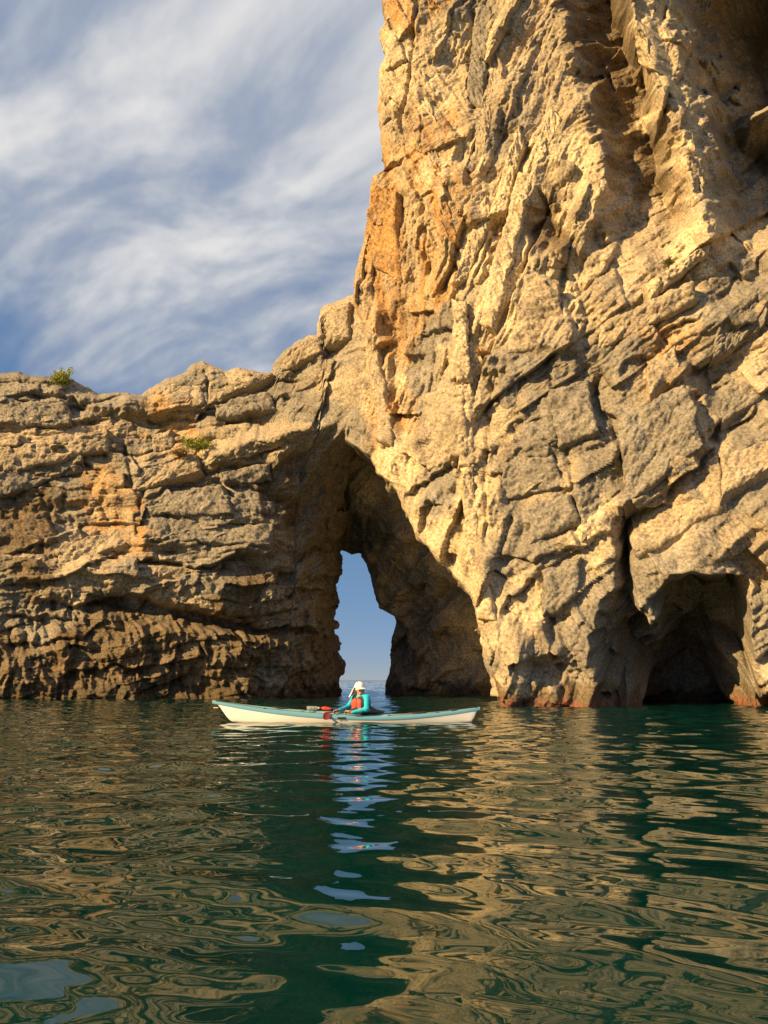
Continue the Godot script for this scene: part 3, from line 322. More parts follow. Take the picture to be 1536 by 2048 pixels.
func sky_image() -> Image:
	var w := 3584
	var h := 1792
	var im := Image.create(w, h, false, Image.FORMAT_RGB8)
	var a := FastNoiseLite.new()
	a.noise_type = FastNoiseLite.TYPE_SIMPLEX_SMOOTH
	a.seed = 4
	a.frequency = 1.0
	a.fractal_type = FastNoiseLite.FRACTAL_FBM
	a.fractal_octaves = 6
	a.fractal_gain = 0.55
	var b := FastNoiseLite.new()
	b.noise_type = FastNoiseLite.TYPE_SIMPLEX_SMOOTH
	b.seed = 15
	b.frequency = 0.9
	b.fractal_type = FastNoiseLite.FRACTAL_FBM
	b.fractal_octaves = 3
	var rows_done := []
	rows_done.resize(h)
	in_parallel(h, func(j: int):
		var data := PackedByteArray()
		data.resize(w * 3)
		var k := 0
		var el := (0.5 - (j + 0.5) / h) * PI
		var sy := sin(el)
		var cy := cos(el)
		var base: Color
		if sy >= 0.0:
			var t := pow(1.0 - sy, 3.2)
			base = Color(0.076, 0.14, 0.262).lerp(Color(0.13, 0.24, 0.39), pow(1.0 - sy, 5.0))
			base = base.lerp(Color(0.25, 0.28, 0.30), pow(1.0 - sy, 22.0))
			base = base.lerp(base, t)
		else:
			base = Color(0.20, 0.24, 0.27).lerp(Color(0.04, 0.06, 0.065), clampf(-sy * 6.0, 0, 1))
		for i in w:
			var c := base
			if sy > 0.0:
				var az := ((i + 0.5) / w - 0.5) * TAU
				# cirrus sheet: a plane high above, looked at through its perspective
				var q := 1.0 / (sy + 0.22)
				var x := sin(az) * cy * q
				var z := -cos(az) * cy * q
				var wx := b.get_noise_2d(x * 0.8 + 7.0, z * 0.8)
				var wz := b.get_noise_2d(x * 0.8, z * 0.8 + 19.0)
				var fx := x * 0.80 + z * 0.60
				var fz := -x * 0.60 + z * 0.80
				var thread := a.get_noise_2d(fx * 1.2 + wx * 0.5, fz * 2.9 + wz * 0.5)
				thread = thread * 0.7 + 0.34 * a.get_noise_2d(fx * 3.2 + wx * 1.2 + 9.0, fz * 8.5 + wz * 1.2) + 0.12 * a.get_noise_2d(fx * 9.0 + wz * 2.0, fz * 17.0 + wx * 2.5 + 70.0)
				var veil := a.get_noise_2d(fx * 0.35 + 40.0 + wx * 0.4, fz * 0.55 + wz * 0.4)
				var near := clampf((q - 1.1) / 0.6, 0, 1)
				var m := 1.42 + veil * 0.55 + thread * 0.62 - near * 0.5 - clampf(x * 1.2 + 0.50, -0.1, 0.62) * 1.15
				m = clampf(m, 0.0, 1.0)
				m = m * m * (3.0 - 2.0 * m) * 0.95 * smoothstep(0.14, 0.40, sy)
				var cl := Color(0.57, 0.555, 0.535).lerp(Color(0.37, 0.38, 0.40), clampf(0.5 - thread * 1.6 + near * 0.6, 0, 1))
				c = base.lerp(cl, m * 0.92)
			c = c.linear_to_srgb()
			data[k] = int(clampf(c.r * 255.0 + 0.5, 0, 255))
			data[k + 1] = int(clampf(c.g * 255.0 + 0.5, 0, 255))
			data[k + 2] = int(clampf(c.b * 255.0 + 0.5, 0, 255))
			k += 3
		rows_done[j] = data)
	var all := PackedByteArray()
	for r in rows_done:
		all.append_array(r)
	im.set_data(w, h, false, Image.FORMAT_RGB8, all)
	return im

# ---------------------------------------------------------------- helpers
func in_parallel(n: int, work: Callable):
	var id := WorkerThreadPool.add_group_task(work, n, -1, true)
	WorkerThreadPool.wait_for_group_task_completion(id)

func srgb(r, g, b) -> Color:
	return Color(r, g, b).linear_to_srgb()

func mat(color: Color, rough := 0.6, metal := 0.0, spec := 0.5) -> StandardMaterial3D:
	var m := StandardMaterial3D.new()
	m.albedo_color = color
	m.roughness = rough
	m.metallic = metal
	m.metallic_specular = spec
	return m

func put(mesh: Mesh, called: String, m: Material, parent: Node) -> MeshInstance3D:
	var o := MeshInstance3D.new()
	o.mesh = mesh
	o.name = called
	o.material_override = m
	o.cast_shadow = GeometryInstance3D.SHADOW_CASTING_SETTING_ON
	parent.add_child(o, true)
	return o

func arrays_mesh(v: PackedVector3Array, n: PackedVector3Array, idx: PackedInt32Array, col = null, uv = null) -> ArrayMesh:
	var a := []
	a.resize(Mesh.ARRAY_MAX)
	a[Mesh.ARRAY_VERTEX] = v
	a[Mesh.ARRAY_NORMAL] = n
	a[Mesh.ARRAY_INDEX] = idx
	if col != null:
		a[Mesh.ARRAY_COLOR] = col
	if uv != null:
		a[Mesh.ARRAY_TEX_UV] = uv
	var m := ArrayMesh.new()
	m.add_surface_from_arrays(Mesh.PRIMITIVE_TRIANGLES, a)
	return m

func thing(called: String, label: String, category: String, at := Vector3.ZERO) -> Node3D:
	var o := Node3D.new()
	o.name = called
	add_child(o, true)
	o.position = at
	o.set_meta("label", label)
	o.set_meta("category", category)
	return o

# smooth grid of points -> mesh (rows x cols), normals from neighbours
func grid_mesh(p: PackedVector3Array, nc: int, nr: int, flip := false, col = null, wrap := false) -> ArrayMesh:
	var nn := PackedVector3Array()
	nn.resize(p.size())
	for j in nr:
		for i in nc:
			var i0 := maxi(i - 1, 0)
			var i1 := mini(i + 1, nc - 1)
			if wrap:
				i0 = (i - 1) if i > 0 else nc - 2
				i1 = (i + 1) if i < nc - 1 else 1
			var j0 := maxi(j - 1, 0)
			var j1 := mini(j + 1, nr - 1)
			var n := (p[j * nc + i1] - p[j * nc + i0]).cross(p[j1 * nc + i] - p[j0 * nc + i])
			nn[j * nc + i] = (-n if flip else n).normalized()
	var idx := PackedInt32Array()
	idx.resize((nc - 1) * (nr - 1) * 6)
	var k := 0
	for j in nr - 1:
		for i in nc - 1:
			var a := j * nc + i
			var b := a + 1
			var c := a + nc
			var d := c + 1
			if flip:
				idx[k] = a; idx[k + 1] = b; idx[k + 2] = c
				idx[k + 3] = b; idx[k + 4] = d; idx[k + 5] = c
			else:
				idx[k] = a; idx[k + 1] = c; idx[k + 2] = b
				idx[k + 3] = b; idx[k + 4] = c; idx[k + 5] = d
			k += 6
	return arrays_mesh(p, nn, idx, col)

func tube(path: Array, radius, sides := 8) -> ArrayMesh:
	var p := PackedVector3Array()
	var nr := path.size()
	for j in nr:
		var a: Vector3 = path[maxi(j - 1, 0)]
		var b: Vector3 = path[mini(j + 1, nr - 1)]
		var d := (b - a).normalized()
		var s := d.cross(Vector3.UP if absf(d.y) < 0.9 else Vector3.RIGHT).normalized()
		var t := s.cross(d)
		var r: float = radius[j] if radius is Array else radius
		for i in sides + 1:
			var f := TAU * i / sides
			p.append(path[j] + (s * cos(f) + t * sin(f)) * r)
	return grid_mesh(p, sides + 1, nr, true, null, true)

# ---------------------------------------------------------------- sea
func build_sea():
	var g := RandomNumberGenerator.new()
	g.seed = 5
	var waves := []
	# long lazy swell left over in the cove, then shorter wavelets
	for k in 36:
		var f := k / 35.0
		var lam := lerpf(1.5, 0.10, pow(f, 0.62))
		var ang := g.randf_range(-1.0, 1.0)
		ang = PI * 0.5 + ang * 0.95
		var slope := 0.0215 * (0.75 + 0.5 * g.randf()) * (1.0 if lam > 0.33 else 0.6)
		waves.append([cos(ang) * TAU / lam, sin(ang) * TAU / lam, slope * lam / TAU, g.randf() * TAU, lam])
	var rows := PackedFloat32Array()
	for z in [400.0, 120.0, 40.0, 15.0, 7.0, 4.0]:
		rows.append(z)
	var d := -2.0
	while d < 62.0:
		rows.append(-d)
		d += 0.016 + 0.0034 * maxf(d, 0.0)
	while d < 9000.0:
		rows.append(-d)
		d *= 1.05
	var us := PackedFloat32Array()
	var half := 230
	for i in range(-half, half + 1):
		us.append(float(i) / half)
	for k in range(1, 9):
		us.append(1.0 + pow(k, 2.0) * 0.4)
		us.insert(0, -1.0 - pow(k, 2.0) * 0.4)
	var nc := us.size()
	var nr := rows.size()
	var p := PackedVector3Array()
	var nn := PackedVector3Array()
	var calm := FastNoiseLite.new()
	calm.seed = 8
	calm.frequency = 0.13
	var done := []
	done.resize(nr)
	in_parallel(nr, func(j: int):
		var rp := PackedVector3Array()
		var rn := PackedVector3Array()
		rp.resize(nc)
		rn.resize(nc)
		var z := rows[j]
		var dist := absf(z)
		var hw := 2.4 + 0.66 * dist
		var step := maxf(0.016 + 0.0034 * dist, hw / half)
		if dist > 62.0:
			step = dist * 0.05
		var act := []
		for w in waves:
			var keep := clampf((w[4] / step - 2.2) / 2.0, 0.0, 1.0)
			if z < 5.0 and (keep > 0.0 or w[4] > 0.3):
				act.append([w[0], w[1], w[2] * keep, w[3], w[2] * maxf(keep, 0.75)])
		for i in nc:
			var u := us[i]
			var x := u * hw
			if dist > 30.0 and absf(u) > 1.0:
				x = u * hw
			var y := 0.0
			var sx := 0.0
			var sz := 0.0
			if absf(u) <= 1.0:
				for w in act:
					var ph: float = w[0] * x + w[1] * z + w[3]
					y += w[2] * sin(ph)
					var cc: float = w[4] * cos(ph)
					sx += cc * w[0]
					sz += cc * w[1]
				var m := 0.95 + 0.55 * calm.get_noise_2d(x, z)
				y *= m
				sx *= m
				sz *= m
			rp[i] = Vector3(x, y, z)
			rn[i] = Vector3(-sx, 1.0, -sz).normalized()
		done[j] = [rp, rn])
	for r in done:
		p.append_array(r[0])
		nn.append_array(r[1])
	var idx := PackedInt32Array()
	idx.resize((nc - 1) * (nr - 1) * 6)
	var k2 := 0
	for j in nr - 1:
		for i in nc - 1:
			var a := j * nc + i
			idx[k2] = a; idx[k2 + 1] = a + nc; idx[k2 + 2] = a + 1
			idx[k2 + 3] = a + 1; idx[k2 + 4] = a + nc; idx[k2 + 5] = a + nc + 1
			k2 += 6
	var m := mat(srgb(0.0005, 0.023, 0.019), 0.0, 0.0, 0.5)
	m.roughness = 0.015
	var o := put(arrays_mesh(p, nn, idx), "sea", m, self)
	o.set_meta("kind", "structure")

# ---------------------------------------------------------------- cliffs
func R(i: int) -> float:
	return rnd[(i * 1103 + 12345) & 8191]

func R2(i: int, j: int) -> float:
	return rnd[(i * 1871 + j * 4973 + 917) & 8191]

# jointed beds: a runs along the bedding, b across it; returns how far the rock stands out
func strata(a: float, b: float, thick: float, wide: float, a_bed: float, a_block: float, groove: float, tilt: float, saw: float, sd: int) -> Vector2:
	var fb := b / thick
	var i := int(floor(fb))
	var f := fb - i
	var lo := (R(i + sd) - 0.5) * 0.7
	var hi := (R(i + 1 + sd) - 0.5) * 0.7 + 1.0
	if f < lo:
		i -= 1
		f += 1.0
		hi = lo + 1.0
		lo = (R(i + sd) - 0.5) * 0.7
	elif f > hi:
		i += 1
		f -= 1.0
		lo = hi - 1.0
		hi = (R(i + 1 + sd) - 0.5) * 0.7 + 1.0
	var wi := wide * (0.45 + 1.4 * R(i * 3 + sd))
	var fa := (a + (f - 0.5) * thick * (R(i * 5 + sd) - 0.5) * 0.8) / wi + R(i * 7 + sd) * 17.0
	var j := int(floor(fa))
	var h := fa - j
	var l2 := (R2(i, j + sd) - 0.5) * 0.8
	var h2 := (R2(i, j + 1 + sd) - 0.5) * 0.8 + 1.0
	if h < l2:
		j -= 1
		h += 1.0
		h2 = l2 + 1.0
		l2 = (R2(i, j + sd) - 0.5) * 0.8
	elif h > h2:
		j += 1
		h -= 1.0
		l2 = h2 - 1.0
		h2 = (R2(i, j + 1 + sd) - 0.5) * 0.8 + 1.0
	var eb := minf(f - lo, hi - f) * thick
	var ea := minf(h - l2, h2 - h) * wi
	var block_tint := R2(i * 3 + 1, j + sd)
	var xb := (R(i * 11 + sd) - 0.5) * 2.0
	var xk := (R2(i + 77, j + sd) - 0.5) * 2.0
	var o := xb * absf(xb) * 0.5 * a_bed + xk * absf(xk) * 0.75 * a_block
	o += ((f - 0.5) * (R2(i, j + 300 + sd) - 0.35) + (h - 0.5) * (R2(i, j + 500 + sd) - 0.5)) * tilt
	var sw := R2(i * 17, j + sd)
	o -= saw * (f - 0.5) * 2.4 * sw * sw
	var gw := groove * 0.33 + 0.02
	var gb := R((i if f - lo < hi - f else i + 1) * 13 + sd)
	var ga := R2(i + 31, (j if h - l2 < h2 - h else j + 1) + sd)
	return Vector2(o - groove * (2.2 * gb * gb * gb * exp(-eb / gw) + 2.0 * ga * ga * ga * exp(-ea / gw)), block_tint)

# chipped stone: flat triangles between random heights, sharp where they meet
func facet(x: float, y: float, sd: int) -> float:
	var sk := (x + y) * 0.3660254
	var i := int(floor(x + sk))
	var j := int(floor(y + sk))
	var a := x + sk - i
	var b := y + sk - j
	var h0 := R2(i, j + sd)
	var h3 := R2(i + 1, j + 1 + sd)
	if a > b:
		return h0 * (1.0 - a) + R2(i + 1, j + sd) * (a - b) + h3 * b - 0.5
	return h0 * (1.0 - b) + R2(i, j + 1 + sd) * (b - a) + h3 * a - 0.5

func lerp_line(pts: Array, x: float) -> float:
	# pts sorted by [0]
	if x <= pts[0][0]:
		return pts[0][1]
	for k in range(1, pts.size()):
		if x <= pts[k][0]:
			var a = pts[k - 1]
			var b = pts[k]
			var w: float = maxf(b[0] - a[0], 1e-4)
			return lerpf(a[1], b[1], (x - a[0]) / w)
	return pts[pts.size() - 1][1]

func idw(ctrl: Array, u: float, v: float, count: int, power: float) -> PackedFloat32Array:
	var w := PackedFloat32Array()
	w.resize(count)
	var total := 0.0
	for c in ctrl:
		var du: float = c[0] - u
		var dv: float = c[1] - v
		var q := pow(du * du + dv * dv + 0.02, -power)
		w[c[2]] += q
		total += q
	for i in count:
		w[i] /= total
	return w

func rock_face(called: String, parent: Node, s: Dictionary, material: Material) -> MeshInstance3D:
	var n: Vector3 = s.n.normalized()
	var au := Vector3.UP.cross(n).normalized()
	var aw := n.cross(au)
	var u0: float = s.u0
	var u1: float = s.u1
	var v0: float = s.v0
	var v1: float = s.v1
	# 1. macro form: triangles between the surveyed points, drawn into a height raster
	var rs := 0.06
	var rw := int((u1 - u0) / rs) + 2
	var rh := int((v1 - v0) / rs) + 2
	var ras := PackedFloat32Array()
	ras.resize(rw * rh)
	ras.fill(-999.0)
	var p2 := PackedVector2Array()
	var pd := PackedFloat32Array()
	var low := 1e9
	for c in s.form:
		p2.append(Vector2(c[0], c[1]))
		pd.append(c[2])
		low = minf(low, c[2])
	var tri := Geometry2D.triangulate_delaunay(p2)
	for t in range(0, tri.size(), 3):
		var a := p2[tri[t]]
		var b := p2[tri[t + 1]]
		var c := p2[tri[t + 2]]
		var area := (b - a).cross(c - a)
		if absf(area) < 1e-6:
			continue
		var i0 := maxi(int((minf(a.x, minf(b.x, c.x)) - u0) / rs), 0)
		var i1 := mini(int((maxf(a.x, maxf(b.x, c.x)) - u0) / rs) + 1, rw - 1)
		var j0 := maxi(int((minf(a.y, minf(b.y, c.y)) - v0) / rs), 0)
		var j1 := mini(int((maxf(a.y, maxf(b.y, c.y)) - v0) / rs) + 1, rh - 1)
		for j in range(j0, j1 + 1):
			for i in range(i0, i1 + 1):
				var q := Vector2(u0 + i * rs, v0 + j * rs)
				var w0 := (b - q).cross(c - q) / area
				var w1 := (c - q).cross(a - q) / area
				var w2 := 1.0 - w0 - w1
				if w0 > -0.001 and w1 > -0.001 and w2 > -0.001:
					ras[j * rw + i] = w0 * pd[tri[t]] + w1 * pd[tri[t + 1]] + w2 * pd[tri[t + 2]]
	# cells outside the survey repeat their neighbour
	for j in rh:
		for i in range(rw - 2, -1, -1):
			if ras[j * rw + i] < -900.0 and ras[j * rw + i + 1] > -900.0:
				ras[j * rw + i] = ras[j * rw + i + 1]
		for i in range(1, rw):
			if ras[j * rw + i] < -900.0 and ras[j * rw + i - 1] > -900.0:
				ras[j * rw + i] = ras[j * rw + i - 1]
	for j in range(1, rh):
		for i in rw:
			if ras[j * rw + i] < -900.0:
				ras[j * rw + i] = ras[(j - 1) * rw + i]
	for j in range(rh - 2, -1, -1):
		for i in rw:
			if ras[j * rw + i] < -900.0:
				ras[j * rw + i] = ras[(j + 1) * rw + i]
	for turn in int(s.get("soften", 2)):
		var src := ras.duplicate()
		for j in range(1, rh - 1):
			for i in range(1, rw - 1):
				var k := j * rw + i
				ras[k] = src[k] * 0.4 + (src[k - 1] + src[k + 1] + src[k - rw] + src[k + rw]) * 0.15
	# 2. surveyed joints, ledges and ribs
	for ft in s.lines:
		var kind: int = ft[0]
		var hgt: float = ft[1]
		var reach: float = ft[2]
		var pts := PackedVector2Array()
		var fl: Array = ft[3]
		for q in range(0, fl.size(), 2):
			pts.append(Vector2(fl[q], fl[q + 1]))
		var lo := pts[0]
		var hi := pts[0]
		var total := 0.0
		for q in range(1, pts.size()):
			lo = lo.min(pts[q])
			hi = hi.max(pts[q])
			total += pts[q].distance_to(pts[q - 1])
		var pad := reach * 4.0 + 0.3
		for j in range(maxi(int((lo.y - pad - v0) / rs), 0), mini(int((hi.y + pad - v0) / rs) + 1, rh)):
			for i in range(maxi(int((lo.x - pad - u0) / rs), 0), mini(int((hi.x + pad - u0) / rs) + 1, rw)):
				var x := u0 + i * rs
				var y := v0 + j * rs
				var q := Vector2(x + 0.16 * n_mid.get_noise_2d(x * 2.0, y * 2.0), y + 0.16 * n_mid.get_noise_2d(x * 2.0 + 50.0, y * 2.0))
				var best := 1e9
				var sign_ := 1.0
				var along := 0.0
				var run := 0.0
				for e in range(1, pts.size()):
					var a := pts[e - 1]
					var b := pts[e]
					var ab := b - a
					var L := ab.length()
					var tt := clampf((q - a).dot(ab) / (L * L), 0.0, 1.0)
					var dd := q.distance_to(a + ab * tt)
					if dd < best:
						best = dd
						sign_ = 1.0 if ab.cross(q - a) > 0.0 else -1.0
						along = run + L * tt
					run += L
				if best > pad:
					continue
				var s01 := along / total
				var fade := smoothstep(0.0, 0.15, s01) * smoothstep(1.0, 0.85, s01)
				if kind == 0:
					ras[j * rw + i] -= hgt * fade * exp(-pow(best / reach, 2.0))
				elif kind == 2:
					ras[j * rw + i] += hgt * fade * exp(-pow(best / reach, 2.0))
				else:
					var sdist := best * sign_
					if sdist > 0.0:
						ras[j * rw + i] += 0.4 * hgt * fade * exp(-sdist / (reach * 1.6)) * smoothstep(-0.06, 0.06, sdist)
					else:
						ras[j * rw + i] -= hgt * fade * exp(sdist / reach) * smoothstep(0.0, -0.07, sdist)
	# 3. coarse fields: bedding sets and stains
	var fs := 0.3
	var fw := int((u1 - u0) / fs) + 3
	var fh := int((v1 - v0) / fs) + 3
	var sets: Array = s.sets
	var ns := sets.size()
	var wset := PackedFloat32Array()
	var stain := PackedColorArray()
	var pal: Array = s.palette
	var fields := []
	fields.resize(fh)
	in_parallel(fh, func(j: int):
		var row := PackedFloat32Array()
		var tones := PackedColorArray()
		for i in fw:
			var u := u0 + i * fs
			var v := v0 + j * fs
			row.append_array(idw(s.bedding, u, v, ns, 4.5))
			var ws := idw(s.stains, u, v, pal.size(), 2.6)
			var c := Color(0, 0, 0)
			for q in pal.size():
				c += pal[q] * ws[q]
			tones.append(c)
		fields[j] = [row, tones])
	for r in fields:
		wset.append_array(r[0])
		stain.append_array(r[1])
	# 4. the fine mesh
	var res: float = s.res
	var fine_u: Array = s.fine_u
	var fine_v: Array = s.fine_v
	var us := graded(u0, u1, fine_u[0], fine_u[1], res)
	var vs := graded(v0, v1, fine_v[0], fine_v[1], res)
	var nc := us.size()
	var nr := vs.size()
	var edge: Array = s.edge
	var by_top: bool = s.by_top
	var sorted_edge := []
	for e in edge:
		sorted_edge.append([e[0], e[1]] if by_top else [e[1], e[0]])
	sorted_edge.sort_custom(func(x, y): return x[0] < y[0])
	var p := PackedVector3Array()
	var col := PackedColorArray()
	var flat_sets := PackedFloat32Array()
	for b in sets:
		for q in 12:
			flat_sets.append(b[q])
	var tops := PackedFloat32Array()
	if by_top:
		for u in us:
			tops.append(lerp_line(sorted_edge, u) + 0.10 * n_mid.get_noise_2d(u * 2.5, 7.0) + 0.05 * n_fine.get_noise_2d(u * 2.0, 3.0))
	var done := []
	done.resize(nr)
	var curl: float = s.get("curl", 0.35)
	var sway: float = s.sway
	var rust: float = s.rust
	var moss: float = s.lichen
	var rough: float = s.get("rough", 1.0)
	in_parallel(nr, func(j: int):
		var rp := PackedVector3Array()
		var rc := PackedColorArray()
		rp.resize(nc)
		rc.resize(nc)
		var sb := flat_sets.duplicate()
		var wt := wset
		var vrow := vs[j]
		var tj := (vrow - v0) / (v1 - v0)
		var left := u0
		if not by_top:
			left = lerp_line(sorted_edge, vrow) + 0.10 * n_mid.get_noise_2d(vrow * 2.5, 7.0) + 0.04 * n_fine.get_noise_2d(vrow * 2.0, 3.0)
		for i in nc:
			var u := us[i]
			var ti := (u - u0) / (u1 - u0)
			var v := vrow
			var rim := 9.0
			if by_top:
				var top := tops[i]
				v = lerpf(v0, top, tj)
				rim = top - v
			else:
				u = lerpf(left, u1, ti)
				rim = u - left
			# raster sample
			var jag := 0.55 * clampf(rim / 0.8, 0.0, 1.0)
			var ju := u + jag * (facet(u * 0.9 + 3.0, v * 0.7, 4000) + 0.45 * facet(u * 2.6, v * 2.2 + u, 4400))
			var jv := v + jag * (facet(u * 0.8, v * 0.9 + 5.0, 4800) + 0.45 * facet(u * 2.3 - v, v * 2.6, 5200))
			var gx := clampf((ju - u0) / rs, 0.0, rw - 1.001)
			var gy := clampf((jv - v0) / rs, 0.0, rh - 1.001)
			var ix := int(gx)
			var iy := int(gy)
			gx -= ix
			gy -= iy
			var k := iy * rw + ix
			var d := lerpf(lerpf(ras[k], ras[k + 1], gx), lerpf(ras[k + rw], ras[k + rw + 1], gx), gy)
			# fields, with a wandering edge
			var wu := n_mid.get_noise_2d(u * 0.9, v * 0.9)
			var wv := n_mid.get_noise_2d(u * 0.9 + 90.0, v * 0.9)
			var fx := clampf((u + wu * 1.1 - u0) / fs, 0.0, fw - 1.001)
			var fy := clampf((v + wv * 1.1 - v0) / fs, 0.0, fh - 1.001)
			var kx := int(fx)
			var ky := int(fy)
			fx -= kx
			fy -= ky
			var kf := ky * fw + kx
			var c := stain[kf].lerp(stain[kf + 1], fx).lerp(stain[kf + fw].lerp(stain[kf + fw + 1], fx), fy)
			var ka := kf * ns
			var kc := (kf + fw) * ns
			var q1 := n_warp.get_noise_2d(u, v)
			var q2 := n_warp.get_noise_2d(u + 61.0, v)
			var lowd := n_low.get_noise_2d(u * 1.5, v * 1.5)
			var block_dirt := clampf(0.5 + 1.4 * q2, 0.0, 1.2)
			var add := 0.0
			var tint := 0.0
			for q in ns:
				var wq := lerpf(lerpf(wt[ka + q], wt[ka + ns + q], fx), lerpf(wt[kc + q], wt[kc + ns + q], fx), fy)
				if wq < 0.1:
					continue
				var o9 := q * 12   # dip, thickness, width, bed, block, groove, tilt, flute, chip, cos, sin, saw
				var cs: float = sb[o9 + 9]
				var sn: float = sb[o9 + 10]
				var uu := u + q1 * 0.06
				var vv := v + q2 * 0.06
				var la := uu * cs + vv * sn
				var lb := -uu * sn + vv * cs + q1 * 0.06 + lowd * sway
				var s1 := strata(la, lb, sb[o9 + 1], sb[o9 + 2], sb[o9 + 3], sb[o9 + 4], sb[o9 + 5], sb[o9 + 6], sb[o9 + 11], q * 97)
				var o := s1.x
				tint += wq * s1.y
				var t1 := sb[o9 + 1] * 0.43
				var s2 := strata(la + 40.0 + q2 * 0.1, lb + 9.0 + q1 * 0.08, t1, sb[o9 + 2] * 0.37, sb[o9 + 3] * 0.13, sb[o9 + 4] * 0.22, sb[o9 + 5] * 0.45, sb[o9 + 6] * 0.25, sb[o9 + 11] * 0.1, q * 53 + 7)
				o += s2.x
				tint += wq * s2.y * 0.6
				o += sb[o9 + 8] * (facet(la * 0.36 + lb * 0.12, lb * 0.62, q * 31) * 0.46 + facet(la * 0.95 + lb * 0.35, lb * 1.6 - la * 0.2, q * 31 + 900) * 0.20 + facet(la * 1.5 - lb * 0.6, lb * 5.0 + la * 0.3, q * 31 + 1900) * 0.13)
				o += sb[o9 + 7] * (n_ridge.get_noise_2d(la * 1.5 + q2 * 0.5, lb * 0.42) - 0.3)
				var ck := n_crack.get_noise_2d(la * 0.75 + q1 * 0.5, lb * 2.3) + 1.0
				o -= 0.18 * exp(-ck * 9.0) * (0.4 + block_dirt)
				ck = n_crack.get_noise_2d(la * 1.8 + 17.0, lb * 6.5 + q1 * 0.5) + 1.0
				o -= 0.10 * exp(-ck * 7.0)
				ck = n_crack.get_noise_2d(la * 4.2 + 5.0, lb * 1.1 + q2) + 1.0
				o -= 0.09 * exp(-ck * 11.0)
				add += wq * o
			var n1 := n_mid.get_noise_2d(u * 1.7, v * 1.7)
			var n2 := n_fine.get_noise_2d(u, v)
			var n3 := n_fine.get_noise_2d(u * 2.7 + 30.0, v * 2.7)
			add += rough * (0.03 * n1 + 0.02 * n2 + 0.02 * absf(n3) + 0.05 * facet(u * 6.0, v * 6.0 + 0.4 * u, 3100))
			var keep := clampf(rim / 0.5, 0.25, 1.0)
			d += add * keep
			if rim < 0.5:
				d -= curl * pow(1.0 - rim / 0.5, 2.0)
			var pos := au * u + aw * v + n * d
			rp[i] = pos
			# colour of the stone: stains, bed tints, lichen, the crust at the waterline
			var shade := 0.76 + 0.28 * tint + 0.14 * n1 + 0.14 * n2
			c = c * clampf(shade, 0.35, 1.6)
			# iron stains run down the face in streaks
			var iron := clampf((c.r / c.b - 2.2) / 1.2, 0.0, 1.0)
			if iron > 0.0:
				var run := clampf(0.45 + 1.9 * n_mid.get_noise_2d(u * 2.4 + 0.25 * v, v * 0.28) + 0.5 * n2, 0.0, 1.0)
				c = c.lerp(Color(0.50, 0.41, 0.28), iron * (1.0 - run) * 0.85)
			var li := clampf((n_mid.get_noise_2d(u * 1.3 + 11.0, v * 1.3 + 5.0) + 0.5 * n2 - 0.10) * 4.0, 0.0, 1.0)
			c = c.lerp(Color(0.20, 0.18, 0.15), li * moss)
			var oc := clampf((n_mid.get_noise_2d(u * 0.7 + 31.0, v * 0.35 + 15.0) + 0.3 * n2 - 0.28) * 5.0, 0.0, 1.0)
			c = c.lerp(Color(0.46, 0.28, 0.13), oc * rust)
			var line := pos.y + 0.5 * n1 + 0.25 * n2
			if line < 0.75:
				c = c.lerp(s.tide, clampf((0.75 - line) * 3.0, 0.0, 0.85))
			if line < 0.22:
				c = c.lerp(s.crust, clampf((0.22 - line) * 6.0, 0.0, 0.8))
			rc[i] = Color(clampf(c.r, 0.01, 0.8), clampf(c.g, 0.01, 0.8), clampf(c.b, 0.01, 0.8))
		done[j] = [rp, rc])
	for r in done:
		p.append_array(r[0])
		col.append_array(r[1])
	var eased := []
	eased.resize(nr)
	in_parallel(nr, func(j: int):
		var row := p.slice(j * nc, j * nc + nc)
		if j > 0 and j < nr - 1:
			for i in range(1, nc - 1):
				var k := j * nc + i
				row[i] = p[k] * 0.52 + (p[k - 1] + p[k + 1] + p[k - nc] + p[k + nc]) * 0.12
		eased[j] = row)
	p = PackedVector3Array()
	for r in eased:
		p.append_array(r)
	var face := put(grid_mesh(p, nc, nr, false, col), called, material, parent)
	# 5. the rock goes on behind its free edge
	var bp := PackedVector3Array()
	var bc := PackedColorArray()
	var back: Vector3 = s.back
	var steps := 14
	var cnt := nc if by_top else nr
	for st in steps + 1:
		var f := float(st) / steps
		for i in cnt:
			var k := ((nr - 1) * nc + i) if by_top else (i * nc)
			var b := p[k] + back * f * f
			b += Vector3(n_mid.get_noise_3dv(b * 1.5), n_mid.get_noise_3dv(b * 1.5 + Vector3(40, 0, 0)), 0) * 0.6 * minf(f * 3.0, 1.0)
			bp.append(b)
			bc.append(col[k])
	put(grid_mesh(bp, cnt, steps + 1, not by_top, bc), s.back_name, material, parent)
	return face

# stations from a to b, close together between f0 and f1
func graded(a: float, b: float, f0: float, f1: float, step: float) -> PackedFloat32Array:
	var out := PackedFloat32Array()
	var x := a
	while x < b:
		out.append(x)
		var off := maxf(maxf(f0 - x, x - f1), 0.0)
		x += step + off * 0.12
	out.append(b)
	return out

func bed_set(dip_deg: float, thick: float, wide: float, bed: float, block: float, groove: float, tilt: float, flute: float, saw := 0.15, chip := 1.0) -> Array:
	var r := deg_to_rad(dip_deg)
	return [dip_deg, thick, wide, bed, block, groove, tilt, flute, chip, cos(r), sin(r), saw]

